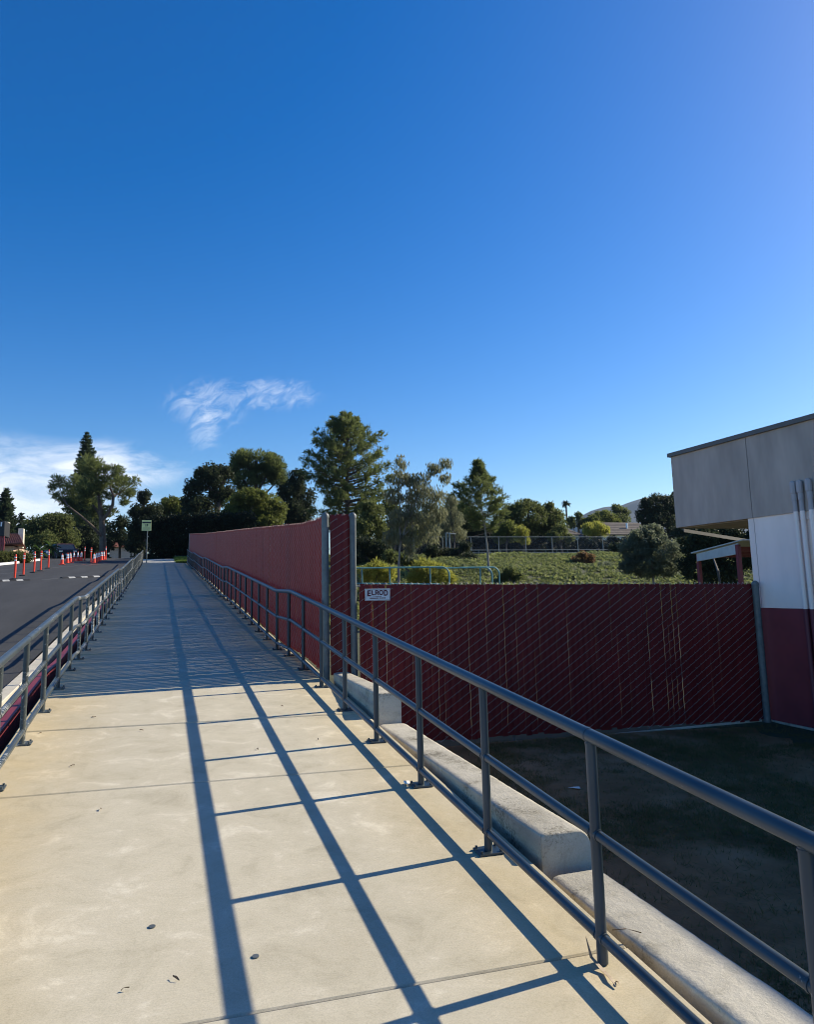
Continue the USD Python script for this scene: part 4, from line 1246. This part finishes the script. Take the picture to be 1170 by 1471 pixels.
T = tree
ZL = 3.3
T('round_tree', 'dark round leafy tree with sunlit right side, left of the dark car', 'tree', 86., [(50, 760, 18, 20), (70, 757, 20, 20), (88, 752, 16, 16), (60, 782, 28, 18), (92, 778, 22, 20), (75, 745, 14, 10)], 'mid', .26, (68, 806), .3, seed=21, zbase=ZL, density=5)
T('round_tree', 'dark tree behind the leaning trunk of the spreading pine', 'tree', 92., [(118, 775, 18, 22), (108, 790, 20, 14), (130, 785, 16, 18), (128, 760, 12, 14)], 'dark', .26, (120, 806), .3, seed=22, zbase=ZL, density=5)
T('small_tree', 'slim dark tree right of the spreading pine trunk', 'tree', 88., [(166, 762, 12, 16), (176, 750, 9, 12), (160, 780, 9, 12), (180, 772, 14, 13), (188, 785, 9, 12)], 'dark', .24, (172, 806), .16, seed=23, zbase=ZL, density=3.6, thin=.15, limbs=5)
T('small_tree', 'dark upright tree behind the yellow notice', 'tree', 82., [(207, 714, 9, 13), (200, 735, 13, 13), (219, 736, 15, 14), (210, 756, 22, 18), (195, 765, 12, 16), (228, 752, 12, 14), (200, 785, 16, 18)], 'dark', .25, (208, 806), .25, seed=24, zbase=ZL, density=5)
T('leafy_tree', 'sunlit yellow green tree above the dark hedge', 'tree', 86., [(245, 725, 16, 11), (258, 732, 13, 13), (234, 735, 10, 10), (250, 748, 20, 12), (238, 720, 6, 7), (264, 722, 8, 8)], 'lit', .24, (250, 806), .25, seed=25, zbase=ZL, density=4)
T('broad_tree', 'large dark evergreen tree at the left of the tree group', 'tree', 74., [(303, 685, 24, 17), (281, 703, 16, 18), (288, 735, 22, 22), (318, 710, 18, 16), (270, 725, 10, 18), (322, 680, 14, 12), (305, 755, 28, 20)], 'dark', .26, (300, 806), .45, seed=26, zbase=3., density=4.6, lump=.36)
T('umbrella_pine', 'tall umbrella pine with a flat rounded crown in the tree group', 'tree', 79., [(368, 662, 36, 15), (348, 660, 16, 12), (394, 672, 17, 14), (352, 690, 20, 15), (378, 682, 26, 14), (400, 690, 14, 14), (335, 675, 10, 9)], 'pine', .25, (365, 800), .4, kind='needle', seed=27, zbase=3., density=4.4, lump=.36)
T('round_tree', 'rounded yellow green tree in front of the umbrella pine', 'tree', 67., [(365, 728, 42, 20), (348, 742, 30, 16), (388, 738, 24, 18), (360, 714, 26, 12), (340, 752, 24, 12), (380, 752, 30, 14)], 'lit', .22, (365, 800), .3, seed=28, zbase=2.6, density=5, lump=.3)
T('leafy_tree', 'dull green tree between the umbrella pine and the tall pine', 'tree', 77., [(428, 688, 14, 16), (420, 708, 20, 20), (436, 715, 18, 22), (428, 738, 26, 20), (410, 735, 16, 16)], 'dark', .24, (428, 800), .3, seed=29, zbase=3., density=4.6, lump=.34)
pine_tree('tall_pine', 'tallest pine, dark left side and sunlit right, behind the fence posts', 60.,
          [(597, 495, 501), (606, 484, 513), (622, 472, 530), (640, 455, 548), (655, 446, 553), (672, 444, 556), (690, 447, 556), (710, 450, 555), (735, 456, 548), (765, 462, 540)],
          (500, 800), (498, 597), 'pine', .36, .30, 30, nbr=125, zbase=2., rise=(.0, .8), tufts=30, needles=11)
T('leafy_tree', 'olive toned leafy tree below the tall pine, beside the fence post', 'tree', 50., [(535, 742, 18, 20), (522, 760, 16, 18), (545, 762, 12, 16), (530, 728, 12, 10)], 'mid', .17, (532, 810), .14, seed=31, density=4.6, lump=.34, zbase=2.)
T('eucalyptus', 'slender young tree with drooping grey green leaves behind the fence', 'tree', 25., [(577, 666, 11, 14), (573, 688, 16, 13), (600, 700, 22, 20), (625, 676, 12, 12), (641, 667, 11, 8), (566, 712, 14, 14), (588, 722, 18, 16), (618, 715, 20, 20), (598, 748, 26, 18), (570, 745, 14, 16), (630, 738, 13, 18), (560, 770, 14, 14), (618, 768, 18, 16), (585, 772, 16, 14), (640, 690, 9, 12), (590, 795, 12, 10)],
  'euc', .11, (573, 845), .045, kind='hang', seed=32, density=2.5, lump=.36, thin=.16, bark='barkpale', path=[(573, 860), (573, 815), (575, 785), (582, 760), (592, 735), (604, 705), (622, 678)], zbase=-1.7, limbs=14)
pine_tree('young_pine', 'young pine with a bare leaning trunk on the green bank', 40.,
          [(664, 684, 690), (676, 679, 695), (692, 674, 706), (700, 654, 716), (712, 652, 726), (726, 660, 722), (740, 658, 728), (755, 672, 726), (762, 682, 712)],
          (703, 822), (687, 666), 'pine', .23, .08, 33, nbr=72, reach=(.62, 1.08), rise=(.15, .8), tufts=26, needles=12, bark='barkpale', lean=[(701, 795), (698, 765), (692, 725)], gap=.08)
T('leafy_tree', 'dark leafy tree between the thin tree and the young pine', 'tree', 66., [(660, 734, 16, 18), (642, 742, 14, 18), (674, 748, 20, 18), (650, 762, 20, 16)], 'mid', .2, (660, 800), .2, seed=34, zbase=2.2, density=4.5)
T('bushy_tree', 'broad bushy tree with airy top right of the young pine', 'tree', 63., [(757, 742, 28, 20), (740, 733, 18, 14), (783, 746, 26, 20), (725, 752, 14, 16), (800, 748, 13, 16), (732, 748, 15, 18), (768, 728, 10, 9), (765, 765, 34, 12), (758, 722, 8, 7), (788, 727, 8, 7)], 'mid', .2, (765, 800), .2, seed=35, zbase=2.2, density=4., lump=.32, thin=.1)
T('small_tree', 'small yellow green tree standing at the yard fence', 'tree', 56., [(750, 763, 9, 9), (755, 776, 7, 9), (745, 773, 6, 7)], 'lemon', .15, (752, 800), .05, seed=36, zbase=2.2, density=3.6)
T('leafy_tree', 'far green tree on the skyline left of the mountain gap', 'tree', 112., [(831, 741, 5, 8), (822, 750, 9, 9), (838, 752, 10, 8)], 'mid', .3, (830, 775), .2, seed=37, zbase=4.)
T('leafy_tree', 'bright green rounded tree behind the brown roofs', 'tree', 110., [(866, 742, 17, 8), (854, 747, 13, 9), (880, 748, 14, 8)], 'lit', .3, (866, 775), .2, seed=38, zbase=4.)
T('leafy_tree', 'taller dark green tree against the mountain', 'tree', 116., [(887, 731, 10, 8), (897, 737, 9, 8), (890, 747, 14, 10)], 'mid', .3, (890, 775), .25, seed=39, zbase=4.)
T('round_tree', 'dark dense tree beside the overhanging roof', 'tree', 66., [(945, 728, 24, 17), (962, 735, 20, 20), (935, 742, 20, 12), (955, 755, 28, 18), (975, 722, 18, 16), (930, 722, 8, 8)], 'dark', .2, (950, 800), .3, seed=40, zbase=2.4, density=5, lump=.3)
T('olive_tree', 'round silvery olive bush tree with several stems behind the fence', 'tree', 31., [(928, 777, 26, 18), (910, 793, 20, 20), (952, 790, 26, 22), (935, 762, 20, 9), (970, 796, 14, 16), (902, 812, 12, 12), (930, 812, 32, 16), (957, 815, 20, 14), (915, 770, 12, 9)], 'olive', .115, (930, 848), .07, seed=41, zbase=-1.4, density=3.6, lump=.28, bark='barkpale', limbs=9)
T('shade_tree', 'dark shaded tree under the overhang behind the metal canopy', 'tree', 27., [(1015, 772, 24, 16), (1048, 768, 22, 16), (1005, 800, 20, 24), (1040, 800, 30, 26), (1075, 790, 24, 30), (985, 782, 10, 14), (985, 815, 12, 18), (1030, 825, 40, 16), (1095, 770, 22, 30)], 'dark', .12, (1036, 840), .06, seed=42, zbase=-1.6, density=4.4, lump=.3, limbs=0, path=[(1040, 850, -4), (1032, 820, -4), (1027, 806, -3), (1022, 790, -2)])
T('rusty_shrub', 'rusty brown shrub on the crest of the green bank', 'shrub', 43.5, [(833, 806, 13, 9), (846, 803, 9, 8), (838, 797, 9, 5), (826, 812, 9, 7), (845, 813, 12, 7)], 'rust', .13, (836, 818), .04, seed=43, density=4., limbs=4)
T('bank_shrub', 'rounded dark green shrub low on the bank right of the young pine', 'shrub', 38., [(733, 822, 11, 8), (742, 827, 10, 7), (725, 828, 9, 6)], 'mid', .12, (733, 835), .04, seed=61, density=4.4, limbs=3)
T('leafy_tree', 'sunlit green tree behind the yard fence right of the young pine', 'tree', 60., [(728, 758, 12, 12), (736, 768, 12, 12), (718, 772, 10, 10)], 'lit', .18, (728, 800), .1, seed=71, zbase=2.2, density=4.2)
T('leafy_tree', 'sunlit green tree behind the yard fence below the tall slim palm', 'tree', 60., [(806, 762, 12, 12), (797, 770, 12, 10), (816, 772, 9, 8)], 'mid', .18, (806, 800), .1, seed=72, zbase=2.2, density=4.2)
T('leafy_tree', 'pale green feathery tree left of the young pine', 'tree', 52., [(648, 722, 12, 14), (657, 745, 15, 16), (640, 757, 14, 14), (660, 768, 14, 10)], 'euc', .17, (652, 800), .09, kind='hang', seed=73, zbase=2.1, density=2.8, thin=.1)
T('bank_shrub', 'small dark shrub high on the bank below the low railing', 'shrub', 48., [(784, 801, 12, 5), (775, 804, 9, 4)], 'dark', .13, (782, 808), .04, seed=62, density=4.4, limbs=2)
T('bank_shrub', 'spreading dull shrub at the left end of the bank by the thin tree', 'shrub', 36., [(600, 806, 16, 9), (580, 802, 14, 10), (560, 800, 12, 10), (618, 812, 12, 7)], 'mid', .13, (590, 822), .05, seed=63, density=4.4, limbs=3)
T('bank_shrub', 'dark shrub on the bank crest left of the young pine trunk', 'shrub', 45., [(672, 801, 14, 7), (684, 806, 10, 6), (662, 808, 12, 6)], 'dark', .13, (672, 814), .05, seed=64, density=4.4, limbs=3)
T('bank_shrub', 'low grey green shrub beside the rusty shrub', 'shrub', 42., [(868, 815, 14, 8), (880, 822, 12, 8), (860, 823, 10, 6)], 'olive', .12, (868, 830), .04, seed=65, density=4.2, limbs=3)
T('yellow_shrub', 'bright yellow green shrub left under the teal rail', 'shrub', 27., [(528, 822, 14, 11), (545, 815, 14, 12), (560, 824, 12, 12), (540, 836, 24, 10)], 'lemon', .10, (543, 850), .03, seed=44, density=3.4, limbs=4, kind='needle', zbase=-1.6)
T('yellow_shrub', 'feathery yellow green shrub beside the thin tree trunk', 'shrub', 28., [(610, 815, 18, 13), (628, 822, 17, 12), (645, 830, 13, 8), (600, 830, 16, 11), (622, 835, 25, 8)], 'lemon', .10, (615, 850), .03, seed=45, density=3.2, limbs=4, kind='needle', zbase=-1.6)
T('dark_shrub', 'dark shrub filling the gap under the tall pine', 'shrub', 44., [(525, 785, 18, 16), (548, 790, 16, 14), (510, 800, 14, 16), (560, 800, 12, 14), (540, 808, 26, 10)], 'dark', .15, (530, 820), .08, seed=46, density=5, zbase=.8)
T('dark_shrub', 'low dark shrub row on the bank behind the thin tree', 'shrub', 46., [(640, 795, 16, 8), (660, 796, 18, 9), (668, 785, 9, 9), (622, 792, 12, 9), (650, 806, 22, 6)], 'dark', .14, (650, 812), .06, seed=47, density=4.6)
T('yellow_palm', 'clump of yellow green palms in front of the brown roofs', 'palm', 74., [(845, 760, 10, 9), (858, 758, 12, 9), (868, 763, 10, 8), (852, 768, 16, 6)], 'lemon', .26, (856, 780), .12, kind='hang', seed=48, zbase=2.4, density=3.4)
T('background_hedge', 'dark hedge along the back of the upper yard behind the fence', 'hedge', 64., [(x, 787, 17, 12) for x in range(515, 920, 15)] + [(x, 776, 9, 6) for x in range(525, 920, 21)], 'hedge', .22, (780, 800), .1, seed=49, zbase=2.2, density=4.6, limbs=2)
T('leafy_tree', 'grey green tree right behind the fence posts at the tall panel', 'tree', 58., [(560, 730, 12, 16), (570, 750, 16, 18), (555, 770, 18, 16), (590, 770, 22, 16)], 'mid', .18, (565, 800), .14, seed=50, zbase=2.2, density=4.6)
T('leafy_tree', 'dull green tree between the thin drooping tree and the gate', 'tree', 68., [(600, 752, 20, 16), (622, 748, 18, 18), (610, 775, 26, 16), (640, 765, 16, 16), (582, 768, 16, 18)], 'mid', .2, (612, 800), .2, seed=53, zbase=2.2, density=4.6)
T('leafy_tree', 'low dark tree behind the young pine trunk', 'tree', 70., [(690, 765, 20, 14), (715, 765, 18, 14), (700, 780, 30, 12), (672, 772, 16, 14), (730, 776, 14, 10)], 'dark', .2, (700, 800), .2, seed=54, zbase=2.2, density=4.6)
T('low_shrub', 'mid green shrub at the foot of the gate frame', 'shrub', 49., [(640, 800, 16, 9), (622, 806, 12, 8), (656, 802, 12, 8)], 'mid', .14, (640, 812), .05, seed=55, density=4.4, limbs=3)
T('shade_tree', 'dark low tree behind the olive bush', 'tree', 50., [(985, 770, 20, 20), (1010, 760, 24, 20), (890, 790, 14, 10), (975, 800, 20, 20)], 'dark', .17, (990, 810), .1, seed=52, zbase=2., density=4.6)

# tall dark hedge closing the walkway's end
rh = np.random.default_rng(60)
hd = thing('tall_hedge', 'very dark tall hedge behind the top end of the walkway', 'hedge')
E_ = []
for x in np.arange(-.3, 7.4, 1.0):
    for z in np.arange(2.6, 6.6, 1.0):
        E_.append((np.array([x + rh.uniform(-.2, .2), 61 + rh.uniform(-.25, .25), z + rh.uniform(-.15, .15)]), .95, .8, .85))
fol, _ = foliage(rh, E_, .19, 'leaf', 4.2, .5)
obj('foliage', fol, LM['hedge'], hd)
obj('stem', cat([tube([[x, 61.2, 1.8], [x + rh.uniform(-.2, .2), 61.2, 5.5]], [.07, .03], 6) for x in np.arange(.2, 6.8, 1.3)]), M['bark'], hd)

# clipped hedge and white kerb at the left edge of the lot
ch = thing('clipped_hedge', 'low clipped hedge along the lot edge by the tiled house', 'hedge')
E_ = [(at(x, 803.5 - x * .05, 57. + x * .03), .75, .7, .52) for x in range(-30, 38, 7)]
fol, _ = foliage(rh, E_, .13, 'leaf', 4.6, .45)
obj('foliage', fol, LM['clip'], ch)
pk = thing('lot_kerb', 'white painted kerb round the hedge at the lot edge', kind='structure')
kp = [lotp(x, y) for x, y in ((-60, 817.5), (0, 812.), (20, 810.), (38, 807.2), (58, 805.3))]
for a, b in zip(kp[:-1], kp[1:]):
    d = (b - a) / np.linalg.norm(b - a); s = np.array([-d[1], d[0], 0]) * .08
    obj('kerb_stone', trimesh.convex.convex_hull(np.array([q + o + [0, 0, h] for q in (a, b - d * .02) for o in (s, -s) for h in (-.1, .15)])), M['whiteband'], pk)
bed = np.array(kp); far = bed + [0, 9, 0]
v = np.vstack([bed, far]); v[:, 2] = lot_z(v[:, 1]) + .08
obj('planting_bed', trimesh.Trimesh(v, np.array([q for i in range(4) for q in ([i, i + 1, i + 6], [i, i + 6, i + 5])]), process=False), M['soil'], kind='structure', label='soil bed behind the white kerb')


def fan_palm(name, label, base, crown, Y, R, n, leaf, seed, trunk_r=.12, zbase=None):
    rg_ = np.random.default_rng(seed)
    t = thing(name, label, 'palm')
    b, c = at(*base, Y), at(*crown, Y)
    if zbase is not None:
        b[2] = zbase
    obj('trunk', tube([b, (b + c) / 2 + [.05, 0, 0], c], [trunk_r * 1.2, trunk_r, trunk_r * .8], 8), M['bark'], t, smooth=60)
    for k in range(n):
        an = rg_.uniform(0, 2 * np.pi); el = rg_.uniform(-.5, 1.2)
        d = np.array([math.cos(an) * math.cos(el), math.sin(an) * math.cos(el), math.sin(el)])
        pts = [c + d * R * s + np.array([0, 0, -.45 * R * s * s]) for s in np.linspace(0, 1, 6)]
        sd = np.cross(d, [0, 0, 1.]); sd /= np.linalg.norm(sd)
        v, f = [], []
        for i, p in enumerate(pts):
            w = R * .16 * math.sin(math.pi * (.12 + .8 * i / 5))
            v += [p - sd * w - [0, 0, w * .5], p, p + sd * w - [0, 0, w * .5]]
        for i in range(5):
            for j in range(2):
                a = 3 * i + j; f += [[a, a + 3, a + 1], [a + 1, a + 3, a + 4]]
        obj('frond', trimesh.Trimesh(np.array(v), np.array(f), process=False), LM[leaf], t)


fan_palm('tall_palm', 'tall slim palm silhouetted on the skyline above the bushy tree', (815, 775), (813.5, 722), 135., 1.15, 34, 'dark', 70, .2, zbase=4.)
fan_palm('small_palm', 'small spiky palm behind the front orange posts', (56, 803), (56, 790), 70., 1.0, 22, 'palm', 71, .14, zbase=3.1)
fan_palm('small_palm', 'small spiky palm left of the blue car', (72, 803), (71, 784), 72., 1.05, 22, 'palm', 72, .14, zbase=3.2)


# ---------------------------------------------------------------- ground cover
def instancer(name, protos, pos, scale, yaw, label, parent_kind='stuff', idx=None, tilt=None):
    pi = UsdGeom.PointInstancer.Define(stage, '/World/' + numbered('/World', name))
    pr = []
    for k, (mesh_, mt) in enumerate(protos):
        pth_ = str(pi.GetPath()) + '/tuft_%03d' % k if k else str(pi.GetPath()) + '/tuft'
        usdkit.mesh(stage, pth_, mesh_, mt); pr.append(pth_)
    pi.CreatePrototypesRel().SetTargets([Sdf.Path(x) for x in pr])
    n = len(pos)
    pi.CreateProtoIndicesAttr(Vt.IntArray.FromNumpy((np.arange(n) % len(protos) if idx is None else idx).astype(np.int32)))
    pi.CreatePositionsAttr(Vt.Vec3fArray.FromNumpy(np.asarray(pos, np.float32)))
    pi.CreateScalesAttr(Vt.Vec3fArray.FromNumpy(np.repeat(np.asarray(scale, np.float32)[:, None], 3, 1)))
    pi.CreateOrientationsAttr(Vt.QuathArray([Gf.Quath(float(math.cos(a / 2)), 0, 0, float(math.sin(a / 2))) for a in yaw]))
    tag(pi, label, None, None, 'stuff')
    return pi


def tuft(rng, n, h, spread, w):
    b = rng.normal(0, spread, (n, 3)) * [1, 1, 0]
    d = rng.normal(0, .55, (n, 3)); d[:, 2] = rng.uniform(.35, 1., n); d /= np.linalg.norm(d, axis=1, keepdims=True)
    s = np.cross(d, rot_dirs(rng, n)); s /= np.linalg.norm(s, axis=1, keepdims=True)
    L = h * rng.uniform(.5, 1.2, n)[:, None]
    v = np.stack([b - s * w, b + s * w, b + d * L], 1).reshape(-1, 3)
    return trimesh.Trimesh(v, np.arange(3 * n).reshape(-1, 3), process=False)


def flat_tuft(rng, n, h, spread, w):  # short blades lying low, as in a worn lawn
    b = rng.normal(0, spread, (n, 3)) * [1, 1, 0]
    d = rng.normal(0, .8, (n, 3)); d[:, 2] = rng.uniform(.12, .7, n); d /= np.linalg.norm(d, axis=1, keepdims=True)
    s = np.cross(d, [0, 0, 1.]) + rng.normal(0, .2, (n, 3)); s /= np.linalg.norm(s, axis=1, keepdims=True)
    L = h * rng.uniform(.5, 1.3, n)[:, None]
    return trimesh.Trimesh(np.stack([b - s * w, b + s * w, b + d * L], 1).reshape(-1, 3), np.arange(3 * n).reshape(-1, 3), process=False)


rl = np.random.default_rng(77)
n = 60000
P = np.stack([rl.uniform(2.4, 8.66, n), rl.uniform(1.2, 9.2, n)], 1)
dn = meshkit.fbm(np.stack([P[:, 0] * .9, P[:, 1] * .9, P[:, 0] * 0], -1), 4, 12)
P = P[rl.random(n) < np.clip((dn - .42) * 4.5, .08, .7)]
pos = np.column_stack([P, lawn_z(P[:, 0], P[:, 1])])
instancer('lawn_grass', [(flat_tuft(rl, 9, .05, .035, .0026), M['grassblade']) for _ in range(5)], pos, rl.uniform(.5, 1.3, len(pos)), rl.uniform(0, 6.28, len(pos)), 'sparse short grass of the shaded lawn')

# sunlit grass patch at the walkway's end
n = 2600
P = np.column_stack([rl.uniform(1.15, 3.6, n), rl.uniform(53.6, 58.5, n)])
obj('grass_bed', grid_mesh(np.array([1.12, 3.8]), np.array([53.45, 56, 60.]), lambda X, Y: 2.10 + PATH_K * (Y - 53.4)), M['soil'], kind='structure', label='earth under the sunlit grass at the end of the walkway')
instancer('path_grass', [(tuft(rl, 18, .11, .07, .006), M['grasssun']) for _ in range(3)], np.column_stack([P, 2.10 + PATH_K * (P[:, 1] - 53.4)]), rl.uniform(.6, 1.3, n), rl.uniform(0, 6.28, n), 'sunlit green grass at the end of the walkway')

# ivy on the bank
def ivy_clump(rng, n, R, size):
    d = rot_dirs(rng, n); d[:, 2] = abs(d[:, 2]) * .8
    pos = d * R * rng.uniform(.5, 1, (n, 1)) * [1, 1, .55]
    ax = rot_dirs(rng, n); nr = d + [0, 0, .6] + rot_dirs(rng, n) * .5
    v, f = diamonds(pos, ax, nr, size * rng.uniform(.7, 1.3, n), size * rng.uniform(.5, .9, n))
    return trimesh.Trimesh(v, f, process=False)


n = 9000
P = np.column_stack([rl.uniform(3.5, 42, n), rl.uniform(BANK0, BANK1 + 2.5, n)])
pos = np.column_stack([P, ground_z(P[:, 0], P[:, 1])])
dn = meshkit.fbm(np.stack([P[:, 0] * .5, P[:, 1] * .5, P[:, 0] * 0], -1), 3, 21)
instancer('bank_ivy', [(ivy_clump(rl, 34, .33, .13), LM['ivy']) for _ in range(5)], pos, .45 + 1.5 * dn ** 1.5 + rl.uniform(-.2, .45, n), rl.uniform(0, 6.28, n), 'green ivy ground cover over the sunny bank')

# ================================================================ SMALL THINGS on the walkway
def leaf_strip(pts, w, th=.0015):
    pts = np.array(pts, float); t = np.gradient(pts, axis=0); s = np.cross(t, [0, 0, 1.]); s /= np.maximum(np.linalg.norm(s, axis=1, keepdims=True), 1e-6)
    k = len(pts); ww_ = w * np.sin(np.linspace(.15, math.pi - .1, k))[:, None]
    v = np.vstack([pts - s * ww_, pts + s * ww_ + [0, 0, .004], pts - s * ww_ + [0, 0, -th], pts + s * ww_ + [0, 0, .004 - th]])
    f = []
    for i in range(k - 1):
        f += [[i, i + 1, k + i + 1], [i, k + i + 1, k + i], [2 * k + i, 3 * k + i + 1, 2 * k + i + 1], [2 * k + i, 3 * k + i, 3 * k + i + 1]]
    return trimesh.Trimesh(v, np.array(f), process=False)


def onramp(px, py, h=0.):
    d = ray(px, py); t = np.linspace(1, 60, 12000); g = t * d[2] - ramp(t * d[1], t * d[0]) - h
    return d * t[np.argmax(g < 0)]


cl = thing('curled_leaf', 'long bleached curled leaf hanging at the foot of the nearest right post', 'leaf')
a = onramp(842, 1345, .10); b = onramp(850, 1375, .03); c = onramp(868, 1395, .012); d = onramp(886, 1418, .008)
obj('blade', leaf_strip([a, b, c, (c + d) / 2 + [0, 0, .006], d], .011), M['paleleaf'], cl)
a = onramp(880, 1336, .06); b = onramp(900, 1334, .05); c = onramp(922, 1340, .03)
obj('blade', leaf_strip([a, b, c], .008), M['dryleaf'], cl)
spots = [(58, 1053, 'by the second post of the left handrail'), (134, 1030, 'on the sunlit slab just before the fence shadow'), (204, 1049, 'curled on the slab joint near the middle'), (145, 1162, 'left of the longest rail shadow'), (370, 1076, 'between the two long rail shadows'),
         (104, 1100, 'on the left part of the second slab'), (253, 1406, 'stalk left of the shadow at the bottom'), (178, 1421, 'near the bottom of the picture'), (405, 1014, 'at the right before the fence shadow'), (888, 1412, 'beside the nearest right post'), (457, 1062, 'right of the middle rail shadow')]
rs = np.random.default_rng(9)
for x, y, w in spots:
    p = onramp(x, y, .004); an = rs.uniform(0, 6.28); L_ = rs.uniform(.010, .022); d = np.array([math.cos(an), math.sin(an), .06]) * L_
    obj('dry_leaf', leaf_strip([p - d, p + [0, 0, .006], p + d + [rs.uniform(-.01, .01), rs.uniform(-.01, .01), .004]], rs.uniform(.003, .006)), M['dryleaf'], label='dry brown leaf ' + w, cat='leaf')
for x, y, w in ((331, 838 + 18, 'far along the fence'), (380, 915, 'under the handrail beside the fence'), (354, 887, 'by a rail post further up the fence'), (585, 1126, 'at the foot of a right handrail post')):
    p = onramp(x, y, .004)
    q = rs.normal(0, .022, (9, 3)) * [1, 1, .6]; q[:, 2] = abs(q[:, 2])
    obj('paper_scrap', trimesh.convex.convex_hull(q + p), M['litter'], label='crumpled white paper scrap ' + w, cat='litter')
p = at(829, 1133, 5.); d = ray(829, 1133); t_ = np.linspace(3, 14, 4000); g = t_ * d[2] + 1.97; p = d * t_[np.argmax(g < 0)]
q = rs.normal(0, .025, (9, 3)) * [1, 1, .4]; q[:, 2] = abs(q[:, 2])
obj('paper_scrap', trimesh.convex.convex_hull(q + p), M['litter'], label='crumpled white paper scrap lying on the dark lawn', cat='litter')

# ================================================================ AIR
hz = mat('haze', {'v': ('principled_volume', dict(color=(.5, .70, 1.0), density=HAZE, anisotropy=.2))}, [], surface=None, volume='v.volume')
obj('haze', box(-2950, 2950, -190, 2990, -6, 345), hz, kind='stuff', label='thin blue haze in the distance')
